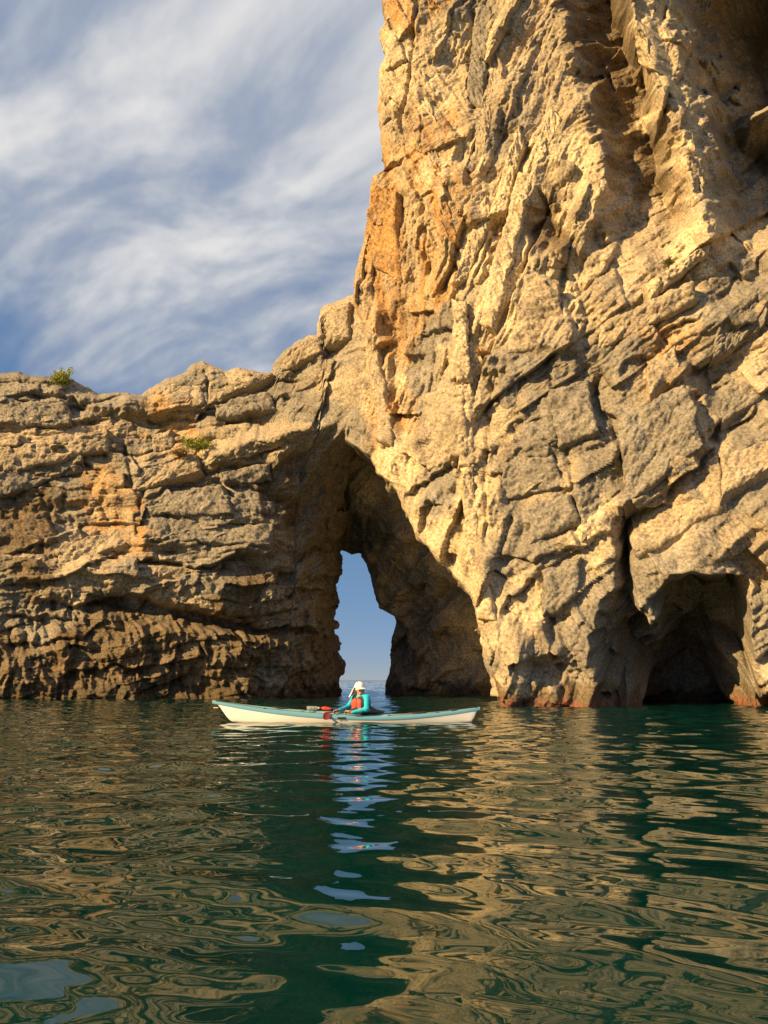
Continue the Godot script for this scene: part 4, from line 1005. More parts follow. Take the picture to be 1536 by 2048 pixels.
func rock_material() -> StandardMaterial3D:
	var m := StandardMaterial3D.new()
	m.vertex_color_use_as_albedo = true
	m.roughness = 0.95
	m.metallic_specular = 0.25
	var f := FastNoiseLite.new()
	f.seed = 12
	f.noise_type = FastNoiseLite.TYPE_SIMPLEX_SMOOTH
	f.frequency = 0.03
	f.fractal_type = FastNoiseLite.FRACTAL_FBM
	f.fractal_octaves = 6
	f.fractal_gain = 0.62
	var im := f.get_seamless_image(768, 768, false, false, 0.15)
	im.convert(Image.FORMAT_L8)
	var al := Image.create(768, 768, false, Image.FORMAT_RGB8)
	var src := im.get_data()
	var dat := PackedByteArray()
	dat.resize(768 * 768 * 3)
	for i in src.size():
		var g := clampf(0.75 + (src[i] / 255.0 - 0.5) * 0.85, 0.0, 1.0)
		dat[i * 3] = int(255 * minf(g * 1.22, 1.0))
		dat[i * 3 + 1] = int(255 * minf(g * 1.2, 1.0))
		dat[i * 3 + 2] = int(255 * minf(g * 1.17, 1.0))
	al.set_data(768, 768, false, Image.FORMAT_RGB8, dat)
	m.albedo_texture = ImageTexture.create_from_image(al)
	var r := FastNoiseLite.new()
	r.seed = 19
	r.noise_type = FastNoiseLite.TYPE_SIMPLEX_SMOOTH
	r.frequency = 0.011
	r.fractal_type = FastNoiseLite.FRACTAL_RIDGED
	r.fractal_octaves = 6
	r.fractal_gain = 0.6
	var bump := r.get_seamless_image(768, 768, true, false, 0.15)
	bump.convert(Image.FORMAT_L8)
	var cr := FastNoiseLite.new()
	cr.noise_type = FastNoiseLite.TYPE_CELLULAR
	cr.seed = 6
	cr.frequency = 0.02
	cr.cellular_return_type = FastNoiseLite.RETURN_DISTANCE2_SUB
	var cim := cr.get_seamless_image(768, 768, false, false, 0.12)
	cim.convert(Image.FORMAT_L8)
	var b1 := bump.get_data()
	var b2 := cim.get_data()
	for i in b1.size():
		var cv := 1.0 - exp(-b2[i] / 255.0 * 14.0)
		b1[i] = int(clampf(b1[i] * 0.72 * (0.35 + 0.65 * cv) + 70.0 * cv, 0, 255))
	bump.set_data(768, 768, false, Image.FORMAT_L8, b1)
	bump.bump_map_to_normal_map(9.0)
	m.normal_enabled = true
	m.normal_texture = ImageTexture.create_from_image(bump)
	m.normal_scale = 1.1
	m.uv1_triplanar = true
	m.uv1_world_triplanar = true
	m.uv1_scale = Vector3(0.31, 0.31, 0.31)
	return m

# one bed or block that stands clear of the face: four corners (clockwise from the lower left), chipped, with its broken edges going back into the cliff
func rock_slab(parent: Node, c: Array, tone: Color, sd: int, material: Material):
	var c0: Vector3 = c[0]
	var c1: Vector3 = c[1]
	var c2: Vector3 = c[2]
	var c3: Vector3 = c[3]
	var nrm := (c1 - c0 + c2 - c3).cross(c3 - c0 + c2 - c1).normalized()
	var w := ((c1 - c0).length() + (c2 - c3).length()) * 0.5
	var h := ((c3 - c0).length() + (c2 - c1).length()) * 0.5
	var mi := clampf(round(w / 0.05), 16, 90)
	var mj := clampf(round(h / 0.05), 16, 90)
	var ni := int(mi) + 7
	var nj := int(mj) + 7
	var p := PackedVector3Array()
	var col := PackedColorArray()
	for j in nj:
		for i in ni:
			var a := (i - 3.0) / mi
			var b := (j - 3.0) / mj
			var back := 0.0
			if a < 0.0 or a > 1.0 or b < 0.0 or b > 1.0:
				var o := maxf(maxf(-a, a - 1.0) * mi, maxf(-b, b - 1.0) * mj)
				back = [0.0, 0.10, 0.55, 1.3][int(round(o))]
				a = clampf(a, 0.0, 1.0)
				b = clampf(b, 0.0, 1.0)
			var x := a * w
			var y := b * h
			# broken outline
			var ea := 0.20 * facet(y * 1.3, sd * 3.0 + signf(a - 0.5), sd) + 0.09 * facet(y * 4.0, sd * 5.0 + signf(a - 0.5), sd + 40)
			var eb := 0.20 * facet(x * 1.3, sd * 7.0 + signf(b - 0.5), sd + 80) + 0.09 * facet(x * 4.0, sd * 9.0 + signf(b - 0.5), sd + 120)
			var q := c0.lerp(c1, a).lerp(c3.lerp(c2, a), b)
			q += (c1 - c0).normalized() * ea * pow(absf(a * 2.0 - 1.0), 3.0) + (c3 - c0).normalized() * eb * pow(absf(b * 2.0 - 1.0), 3.0)
			var chip := 0.30 * facet(x * 0.7, y * 0.8 + sd, sd + 200) + 0.16 * facet(x * 1.9 + 5.0, y * 2.1, sd + 240) + 0.12 * facet(x * 4.2 + y, y * 4.6, sd + 280) + 0.06 * facet(x * 8.0, y * 8.0 + x, sd + 320)
			chip -= 0.12 * exp(-(n_crack.get_noise_2d(x * 1.3 + sd, y * 1.9) + 1.0) * 9.0) + 0.08 * exp(-(n_crack.get_noise_2d(x * 3.8 + sd, y * 4.6) + 1.0) * 7.0)
			var rimd := minf(minf(a, 1.0 - a) * w, minf(b, 1.0 - b) * h)
			chip -= 0.10 * exp(-rimd / 0.06)
			q += nrm * (chip - back)
			p.append(q)
			var n1 := n_mid.get_noise_3dv(q * 1.7)
			var n2 := n_fine.get_noise_3dv(q)
			var t := tone * clampf(0.98 + 0.25 * n1 + 0.2 * n2, 0.5, 1.4)
			t = t.lerp(Color(0.20, 0.18, 0.15), clampf((n_mid.get_noise_3dv(q * 1.2 + Vector3(20, 0, 0)) + 0.5 * n2 - 0.1) * 4.0, 0.0, 1.0) * 0.4)
			col.append(t)
	put(grid_mesh(p, ni, nj, false, col), "rock_slab", material, parent)

func build_cliffs():
	var rock := rock_material()
	var cream := Color(0.64, 0.53, 0.36)
	var grey := Color(0.30, 0.275, 0.235)
	var orange := Color(0.52, 0.31, 0.135)
	var brown := Color(0.19, 0.145, 0.095)
	var ochre := Color(0.46, 0.385, 0.28)
	var pal := [cream, grey, orange, brown, grey, ochre]
	var cliff := Node3D.new()
	cliff.name = "cliff"
	add_child(cliff)
	cliff.set_meta("kind", "structure")
	rock_face("arch_wall", cliff, {
		n = Vector3(0.42, -0.08, 0.9), form = LEFT_FORM, edge = LEFT_EDGE, lines = LEFT_LINES, stains = LEFT_STAINS, bedding = LEFT_BEDDING,
		u0 = -13.0, u1 = 17.6, v0 = -5.0, v1 = 20.0, res = 0.05, fine_u = [-2.4, 17.6], fine_v = [-4.2, 20.0], by_top = true, palette = pal, back = Vector3(-1, 0.3, -13), back_name = "arch_top", curl = 0.5, sway = 0.7, rust = 0.12, lichen = 0.4,
		tide = Color(0.10, 0.085, 0.06), crust = Color(0.13, 0.09, 0.05), soften = 3,
		sets = [bed_set(4, 0.95, 2.8, 0.8, 0.55, 0.13, 0.5, 0.07, 0.16), bed_set(6, 0.8, 1.8, 0.7, 0.5, 0.13, 0.45, 0.12, 0.18), bed_set(10, 0.9, 1.2, 0.4, 0.30, 0.08, 0.4, 0.42, 0.2), bed_set(15, 0.7, 1.2, 0.5, 0.4, 0.1, 0.4, 0.2), bed_set(72, 0.9, 2.5, 0.4, 0.3, 0.1, 0.4, 0.08)]}, rock)
	rock_face("buttress", cliff, {
		n = Vector3(-0.33, -0.42, 0.85), form = RIGHT_FORM, edge = RIGHT_EDGE, lines = RIGHT_LINES, stains = RIGHT_STAINS, bedding = RIGHT_BEDDING,
		u0 = -14.5, u1 = 14.0, v0 = -14.5, v1 = 29.0, res = 0.041, fine_u = [-14.5, 4.6], fine_v = [-13.0, 20.5], by_top = false, palette = pal, back = Vector3(6, 0, -21), back_name = "buttress_side", curl = 0.4, sway = 0.35, rust = 0.2, lichen = 0.42,
		tide = Color(0.16, 0.12, 0.07), crust = Color(0.24, 0.10, 0.07), soften = 0,
		sets = [bed_set(29, 1.05, 1.9, 0.48, 0.45, 0.15, 0.5, 0.02, 0.12, 1.1), bed_set(66, 0.95, 4.2, 0.8, 0.5, 0.12, 0.7, 0.02, 0.30, 1.15), bed_set(-64, 1.0, 4.5, 0.3, 0.25, 0.09, 0.3, 0.015, 0.1, 0.7), bed_set(78, 1.2, 2.0, 0.3, 0.35, 0.06, 0.5, 0.03, 0.1, 1.1), bed_set(20, 1.2, 2.5, 0.25, 0.3, 0.05, 0.5, 0.02, 0.1, 0.9)]}, rock)
	rock_face("tunnel_wall", cliff, {
		n = Vector3(-0.6, -0.42, 0.62), form = INNER_FORM, edge = INNER_EDGE, lines = INNER_LINES, stains = INNER_STAINS, bedding = INNER_BEDDING,
		u0 = -36.0, u1 = -22.0, v0 = -17.5, v1 = 1.5, res = 0.07, fine_u = [-36.0, -22.0], fine_v = [-18.0, 2.0], by_top = false, palette = pal, back = Vector3(5, 0, -5), back_name = "tunnel_back", curl = 0.3, sway = 0.4, rust = 0.1, lichen = 0.3,
		tide = Color(0.10, 0.085, 0.06), crust = Color(0.13, 0.09, 0.05),
		sets = [bed_set(35, 1.0, 1.6, 0.4, 0.4, 0.1, 0.4, 0.1)]}, rock)
	for k in SLABS.size():
		var sl: Array = SLABS[k]
		rock_slab(cliff, [sl[0], sl[1], sl[2], sl[3]], pal[sl[4]], 11 + k * 7, rock)

# ---------------------------------------------------------------- kayak
const KZ := -15.3

# one lengthwise curve through [t, value] knots
func curve(knots: Array, t: float) -> float:
	for k in range(1, knots.size()):
		if t <= knots[k][0]:
			var a = knots[k - 1]
			var b = knots[k]
			var f: float = (t - a[0]) / (b[0] - a[0])
			f = f * f * (3.0 - 2.0 * f)
			return lerpf(a[1], b[1], f)
	return knots[knots.size() - 1][1]

func sheer(t: float) -> float:
	# the gunwale: high bow, low middle, lower stern
	var m := 0.62
	if t < m:
		return 0.105 + 0.305 * pow((m - t) / m, 2.1)
	return 0.105 + 0.175 * pow((t - m) / (1.0 - m), 1.9)

func keel(t: float) -> float:
	return curve([[0.0, sheer(0.0) - 0.012], [0.085, 0.0], [0.2, -0.09], [0.6, -0.11], [0.86, -0.06], [0.965, 0.0], [1.0, sheer(1.0) - 0.012]], t)

func half_beam(t: float) -> float:
	return 0.008 + 0.272 * pow(sin(PI * clampf(t, 0.0, 1.0) * 0.995 + 0.005), 0.85)

func crown(t: float) -> float:
	return 0.012 + 0.07 * pow(sin(PI * t), 0.8) * (1.0 if t < 0.47 else lerpf(1.0, 0.55, clampf((t - 0.47) / 0.2, 0, 1)))

func deck_at(t: float, side: float) -> Vector3:
	return Vector3(lerpf(-3.44, 1.92, t), sheer(t) + crown(t) * (1.0 - side * side * (0.55 + 0.45 * absf(side))), side * half_beam(t))

func build_kayak():
	var k := thing("kayak", "white sea kayak with pale green deck and light blue trim in front of the arch", "kayak", Vector3(0, 0, KZ))
	k.rotation_degrees.y = 0.0
	var white := mat(srgb(0.84, 0.84, 0.82), 0.22)
	white.clearcoat_enabled = true
	white.clearcoat = 0.4
	var green := mat(srgb(0.24, 0.42, 0.42), 0.3)
	var blue := mat(srgb(0.12, 0.31, 0.44), 0.3)
	var black := mat(srgb(0.015, 0.016, 0.017), 0.55)
	var n := 90
	var hull := PackedVector3Array()
	var deck := PackedVector3Array()
	var band := PackedVector3Array()
	for j in n + 1:
		var t := float(j) / n
		var x := lerpf(-3.44, 1.92, t)
		var yk := keel(t)
		var ys := sheer(t)
		var hb := half_beam(t)
		for i in 25:
			var a := lerpf(-1.0, 1.0, i / 24.0)
			var f := absf(a)
			var y := yk + (ys - 0.03 - yk) * pow(f, 2.4)
			hull.append(Vector3(x, y, signf(a) * hb * pow(f, 0.62)))
		for i in 17:
			deck.append(deck_at(t, lerpf(-0.985, 0.985, i / 16.0)))
		# the seam band wraps the gunwale a little proud of hull and deck
		for q in [[-0.86, 1.0], [-0.985, 1.0], [-1.0, 0.0], [-1.0, -1.0], [1.0, -1.0], [1.0, 0.0], [0.985, 1.0], [0.86, 1.0]]:
			var side: float = q[0]
			var b: Vector3
			if q[1] > 0.5:
				b = deck_at(t, side) + Vector3(0, 0.005, 0)
			elif q[1] > -0.5:
				b = Vector3(x, ys - 0.008, side * (hb + 0.008))
			else:
				b = Vector3(x, ys - 0.048, side * (hb + 0.004))
			band.append(b)
	put(grid_mesh(hull, 25, n + 1, true), "hull", white, k)
	put(grid_mesh(deck, 17, n + 1, false), "deck", green, k)
	var idx := PackedInt32Array()
	for j in n:
		for i in [0, 1, 2, 4, 5, 6]:
			var a: int = j * 8 + i
			idx.append_array([a, a + 8, a + 1, a + 1, a + 8, a + 9])
	var st := SurfaceTool.new()
	st.begin(Mesh.PRIMITIVE_TRIANGLES)
	for v in band:
		st.add_vertex(v)
	for i in idx:
		st.add_index(i)
	st.generate_normals()
	put(st.commit(), "seam_band", blue, k)
	# cockpit: coaming rim and the spray deck stretched over it
	var rim := []
	var ctr := deck_at(0.565, 0.0)
	for i in 33:
		var a := TAU * i / 32.0
		rim.append(Vector3(ctr.x + 0.40 * cos(a), ctr.y + 0.035 - 0.05 * cos(a) * 0.5, 0.215 * sin(a)))
	put(tube(rim, 0.018, 8), "coaming", black, k)
	var skirt := PackedVector3Array()
	for j in 7:
		var f := j / 6.0
		for i in 33:
			var a := TAU * i / 32.0
			skirt.append(Vector3(ctr.x + lerpf(0.41, 0.16, f) * cos(a), ctr.y - 0.005 + 0.05 * smoothstep(0.0, 0.25, f) + 0.08 * f * f, lerpf(0.225, 0.13, f) * sin(a)))
	put(grid_mesh(skirt, 33, 7, true, null, true), "spray_deck", mat(srgb(0.02, 0.02, 0.022), 0.8), k)
	# hatches
	for h in [[0.255, 0.17, 0.12], [0.765, 0.20, 0.13], [0.90, 0.11, 0.08]]:
		var c := deck_at(h[0], 0.0)
		var hp := PackedVector3Array()
		for q in [[1.0, -0.02], [1.0, 0.012], [0.94, 0.02], [0.8, 0.016], [0.72, 0.024], [0.0, 0.03]]:
			for i in 25:
				var a := TAU * i / 24.0
				var px: float = h[1] * q[0] * cos(a)
				var pz: float = h[2] * q[0] * sin(a)
				var t2: float = h[0] + px / 5.36
				hp.append(Vector3(c.x + px, deck_at(t2, clampf(pz / half_beam(t2), -0.9, 0.9)).y + q[1], pz))
		put(grid_mesh(hp, 25, 6, true, null, true), "hatch_cover", black, k)
	# perimeter lines and bungees
	for side in [-0.82, 0.82]:
		for span in [[0.02, 0.2], [0.2, 0.44], [0.66, 0.84], [0.84, 0.985]]:
			var path := []
			for i in 9:
				var t := lerpf(span[0], span[1], i / 8.0)
				path.append(deck_at(t, side) + Vector3(0, 0.012 + 0.006 * sin(PI * i / 8.0), 0))
			put(tube(path, 0.004, 6), "deck_line", black, k)
	for t0 in [0.335, 0.375]:
		var path := []
		for i in 13:
			path.append(deck_at(t0 + 0.02 * sin(i * PI / 12.0), lerpf(-0.8, 0.8, i / 12.0)) + Vector3(0, 0.008, 0))
		put(tube(path, 0.004, 6), "bungee", black, k)
	for t0 in [0.02, 0.2, 0.44, 0.66, 0.84, 0.985]:
		for side in [-0.82, 0.82]:
			var q := deck_at(t0, side)
			put(tube([q - Vector3(0.025, 0.0, 0), q + Vector3(-0.012, 0.016, 0), q + Vector3(0.012, 0.016, 0), q + Vector3(0.025, 0, 0)], 0.008, 6), "line_fitting", black, k)
	# carrying toggle hanging from the bow
	var b0 := deck_at(0.012, 0.0)
	put(tube([b0, b0 + Vector3(0.015, -0.05, 0.03), b0 + Vector3(0.02, -0.13, 0.04)], 0.004, 6), "toggle_cord", black, k)
	put(tube([b0 + Vector3(-0.03, -0.13, 0.04), b0 + Vector3(-0.025, -0.135, 0.04), b0 + Vector3(0.065, -0.14, 0.045), b0 + Vector3(0.07, -0.14, 0.045)], [0.006, 0.013, 0.013, 0.006], 8), "toggle", mat(srgb(0.5, 0.48, 0.42), 0.5), k)
	# dark maker's plate on the seam and the faded marks under it
	var tp := 0.487
	var pl := BoxMesh.new()
	pl.size = Vector3(0.165, 0.034, 0.006)
	var po := put(pl, "name_plate", mat(srgb(0.02, 0.022, 0.02), 0.4), k)
	po.position = Vector3(lerpf(-3.44, 1.92, tp), sheer(tp) - 0.026, half_beam(tp) + 0.011)
	for q in [[-0.035, 0.055], [0.03, 0.03], [0.075, 0.035]]:
		var mk := BoxMesh.new()
		mk.size = Vector3(q[1], 0.008, 0.002)
		var mo := put(mk, "hull_mark", mat(srgb(0.25, 0.24, 0.21), 0.5), k)
		mo.position = Vector3(lerpf(-3.44, 1.92, tp) + q[0], sheer(tp) - 0.066, half_beam(tp) * 0.985)

	# things on the deck
	var bt := thing("water_bottle", "clear plastic bottle strapped on the green foredeck of the kayak", "bottle", deck_at(0.378, 0.25) + Vector3(0, 0, KZ))
	var plastic := mat(Color(0.75, 0.78, 0.76, 0.42), 0.08)
	plastic.transparency = BaseMaterial3D.TRANSPARENCY_ALPHA
	put(tube([Vector3(-0.125, 0.048, 0), Vector3(-0.12, 0.048, 0), Vector3(-0.105, 0.05, 0), Vector3(-0.03, 0.05, 0), Vector3(-0.02, 0.05, 0), Vector3(0.06, 0.05, 0), Vector3(0.085, 0.052, 0), Vector3(0.105, 0.053, 0)], [0.002, 0.034, 0.04, 0.04, 0.037, 0.04, 0.028, 0.015], 16), "bottle_body", plastic, bt)
	put(tube([Vector3(0.1, 0.053, 0), Vector3(0.101, 0.053, 0), Vector3(0.128, 0.053, 0), Vector3(0.129, 0.053, 0)], [0.002, 0.019, 0.018, 0.002], 12), "cap", mat(srgb(0.6, 0.62, 0.6), 0.4), bt)
	for sx in [-0.06, 0.04]:
		put(tube([Vector3(sx, -0.03, 0.12), Vector3(sx * 0.6, 0.04, 0.05), Vector3(sx * 0.6, 0.095, 0.01), Vector3(sx, 0.05, -0.06), Vector3(sx, 0.0, -0.1)], 0.005, 6), "strap", black, bt)
	var pu := thing("deck_pouch", "bright red pouch lying on the foredeck by the paddler's hand", "pouch", deck_at(0.432, 0.1) + Vector3(-0.02, 0.005, KZ))
	var redm := mat(srgb(0.62, 0.035, 0.03), 0.55)
	put(tube([Vector3(-0.10, 0.05, 0), Vector3(-0.09, 0.05, 0), Vector3(-0.05, 0.052, 0), Vector3(0.03, 0.045, 0.01), Vector3(0.08, 0.04, 0.02), Vector3(0.10, 0.04, 0.02)], [0.004, 0.028, 0.036, 0.032, 0.022, 0.004], 14), "bag", redm, pu)
	put(tube([Vector3(-0.10, 0.05, 0), Vector3(-0.125, 0.06, 0.0), Vector3(-0.13, 0.045, 0.01)], 0.012, 8), "buckle_end", redm, pu)

	# paddle: a dark red blade dipped beside the hull, shaft in both hands
	var pd := thing("paddle", "dark red bladed paddle held low across the kayak by both hands", "paddle")
	var r0 := Vector3(-0.979, 0.209, -15.060)
	var l0 := Vector3(-0.765, 0.206, -15.020)
	var d := (r0 - l0).normalized()
	var neck := r0 + d * 0.10 + Vector3(0, -0.02, 0.02)
	var tip := Vector3(-1.148, 0.093, -14.920)
	put(tube([l0 - d * 0.22, l0 - d * 0.2, l0, r0, neck], [0.004, 0.0145, 0.0145, 0.0145, 0.014], 10), "shaft", mat(srgb(0.03, 0.03, 0.032), 0.35), pd)
	var bl := PackedVector3Array()
	var bd := (tip - neck)
	var len_ := bd.length()
	bd = bd.normalized()
	var bs := bd.cross(Vector3(0.35, 0.45, 0.8)).normalized()
	var bn := bs.cross(bd)
	for j in 15:
		var f := j / 14.0
		var wd := 0.014 + 0.062 * pow(sin(PI * clampf(f * 0.9 + 0.02, 0, 1)), 0.7) * smoothstep(0.0, 0.35, f + 0.05)
		if j == 14:
			wd = 0.02
		var th := 0.012 * (1.0 - f) + 0.003
		for i in 13:
			var a := TAU * i / 12.0
			bl.append(neck + bd * (f * (len_ + 0.04)) + bs * cos(a) * wd + bn * (sin(a) * th + 0.02 * cos(a) * cos(a)))
	put(grid_mesh(bl, 13, 15, true, null, true), "blade", mat(srgb(0.30, 0.03, 0.028), 0.3), pd)

# ---------------------------------------------------------------- person: tapered bones joined smoothly, meshed as surface nets
func bones_field(p: Vector3, bones: Array, blend: float) -> float:
	var d := 1e3
	for b in bones:
		var a: Vector3 = b[0]
		var ab: Vector3 = b[1] - a
		var t := clampf((p - a).dot(ab) / maxf(ab.length_squared(), 1e-9), 0.0, 1.0)
		var q := p.distance_to(a + ab * t) - lerpf(b[2], b[3], t)
		var h := clampf(0.5 + 0.5 * (d - q) / blend, 0.0, 1.0)
		d = lerpf(d, q, h) - blend * h * (1.0 - h)
	return d

func nets(st_v: PackedVector3Array, st_n: PackedVector3Array, st_i: PackedInt32Array, bones: Array, cell: float, blend: float, cut: Callable):
	var lo := Vector3(1e9, 1e9, 1e9)
	var hi := -lo
	for b in bones:
		for e in 2:
			var r: float = b[2 + e] + cell * 2.0
			lo = lo.min(b[e] - Vector3(r, r, r))
			hi = hi.max(b[e] + Vector3(r, r, r))
	var nx := int((hi.x - lo.x) / cell) + 2
	var ny := int((hi.y - lo.y) / cell) + 2
	var nz := int((hi.z - lo.z) / cell) + 2
	var slabs := []
	slabs.resize(nz)
	in_parallel(nz, func(k: int):
		var g := PackedFloat32Array()
		g.resize(nx * ny)
		for j in ny:
			for i in nx:
				var p := lo + Vector3(i, j, k) * cell
				var d := bones_field(p, bones, blend)
				g[j * nx + i] = cut.call(p, d)
		slabs[k] = g)
	var vid := PackedInt32Array()
	vid.resize(nx * ny * nz)
	vid.fill(-1)
	var base := st_v.size()
	for k in nz - 1:
		var g0: PackedFloat32Array = slabs[k]
		var g1: PackedFloat32Array = slabs[k + 1]
		for j in ny - 1:
			for i in nx - 1:
				var o := j * nx + i
				var c := [g0[o], g0[o + 1], g0[o + nx], g0[o + nx + 1], g1[o], g1[o + 1], g1[o + nx], g1[o + nx + 1]]
				var neg := 0
				for q in c:
					if q < 0.0:
						neg += 1
				if neg == 0 or neg == 8:
					continue
				var sum := Vector3.ZERO
				var cnt := 0
				for e in [[0, 1], [2, 3], [4, 5], [6, 7], [0, 2], [1, 3], [4, 6], [5, 7], [0, 4], [1, 5], [2, 6], [3, 7]]:
					var fa: float = c[e[0]]
					var fb: float = c[e[1]]
					if (fa < 0.0) != (fb < 0.0):
						var t := fa / (fa - fb)
						var pa := Vector3(e[0] & 1, (e[0] >> 1) & 1, e[0] >> 2)
						var pb := Vector3(e[1] & 1, (e[1] >> 1) & 1, e[1] >> 2)
						sum += pa.lerp(pb, t)
						cnt += 1
				vid[(k * ny + j) * nx + i] = st_v.size()
				st_v.append(lo + (Vector3(i, j, k) + sum / cnt) * cell)
				st_n.append(Vector3(c[1] + c[3] + c[5] + c[7] - c[0] - c[2] - c[4] - c[6], c[2] + c[3] + c[6] + c[7] - c[0] - c[1] - c[4] - c[5], c[4] + c[5] + c[6] + c[7] - c[0] - c[1] - c[2] - c[3]).normalized())
	for k in range(1, nz - 1):
		var g0: PackedFloat32Array = slabs[k]
		var g1: PackedFloat32Array = slabs[k + 1]
		for j in range(1, ny - 1):
			for i in range(1, nx - 1):
				var o := j * nx + i
				var f0: float = g0[o]
				var w := (k * ny + j) * nx + i
				for ax in 3:
					var f1: float = g0[o + 1] if ax == 0 else (g0[o + nx] if ax == 1 else g1[o])
					if (f0 < 0.0) == (f1 < 0.0):
						continue
					var s1 := nx if ax == 0 else (nx * ny if ax == 1 else 1)
					var s2 := nx * ny if ax == 0 else (1 if ax == 1 else nx)
					var a := vid[w]
					var b := vid[w - s1]
					var c := vid[w - s1 - s2]
					var d := vid[w - s2]
					if a < 0 or b < 0 or c < 0 or d < 0:
						continue
					if f0 < 0.0:
						st_i.append_array([a, c, b, a, d, c])
					else:
						st_i.append_array([a, b, c, a, c, d])

func field_mesh(list: Array) -> Array:
	# list of [bones, cell, blend, cut]; one mesh's arrays
	var v := PackedVector3Array()
	var n := PackedVector3Array()
	var i := PackedInt32Array()
	for l in list:
		nets(v, n, i, l[0], l[1], l[2], l[3])
	return [v, n, i]

func hand_bones(wrist: Vector3, knuckle: Vector3, palm_down: Vector3, thumb_side: Vector3, shaft_dir: Vector3) -> Array:
	# palm, four curled fingers of unequal length, thumb from the side of the palm
	var f := (knuckle - wrist).normalized()
	var s := thumb_side
	var out := []
	var pm := wrist.lerp(knuckle, 0.5)
	out.append([wrist, pm + s * 0.012, 0.024, 0.024])
	out.append([pm + s * 0.016, knuckle + s * 0.024, 0.018, 0.014])
	out.append([pm - s * 0.012, knuckle - s * 0.022, 0.018, 0.013])
	var ln := [0.9, 1.0, 0.95, 0.76]
	for q in 4:
		var b: Vector3 = knuckle + s * (0.027 - q * 0.0185)
		var L: float = ln[q]
		var p1 := b + (f * 0.8 + palm_down * 0.35).normalized() * 0.036 * L
		var p2 := p1 + (f * 0.15 + palm_down).normalized() * 0.027 * L
		var p3 := p2 + (-f * 0.75 + palm_down * 0.45).normalized() * 0.021 * L
		out.append([b, p1, 0.0098, 0.009])
		out.append([p1, p2, 0.009, 0.0085])
		out.append([p2, p3, 0.0085, 0.0072])
	var tb := wrist.lerp(knuckle, 0.3) + s * 0.024
	var t1 := tb + (s * 0.7 + f * 0.6 + palm_down * 0.4).normalized() * 0.034
	var t2 := t1 + (f * 0.8 + palm_down * 0.6).normalized() * 0.03
	out.append([tb, t1, 0.0125, 0.011])
	out.append([t1, t2, 0.0108, 0.0085])
	return out

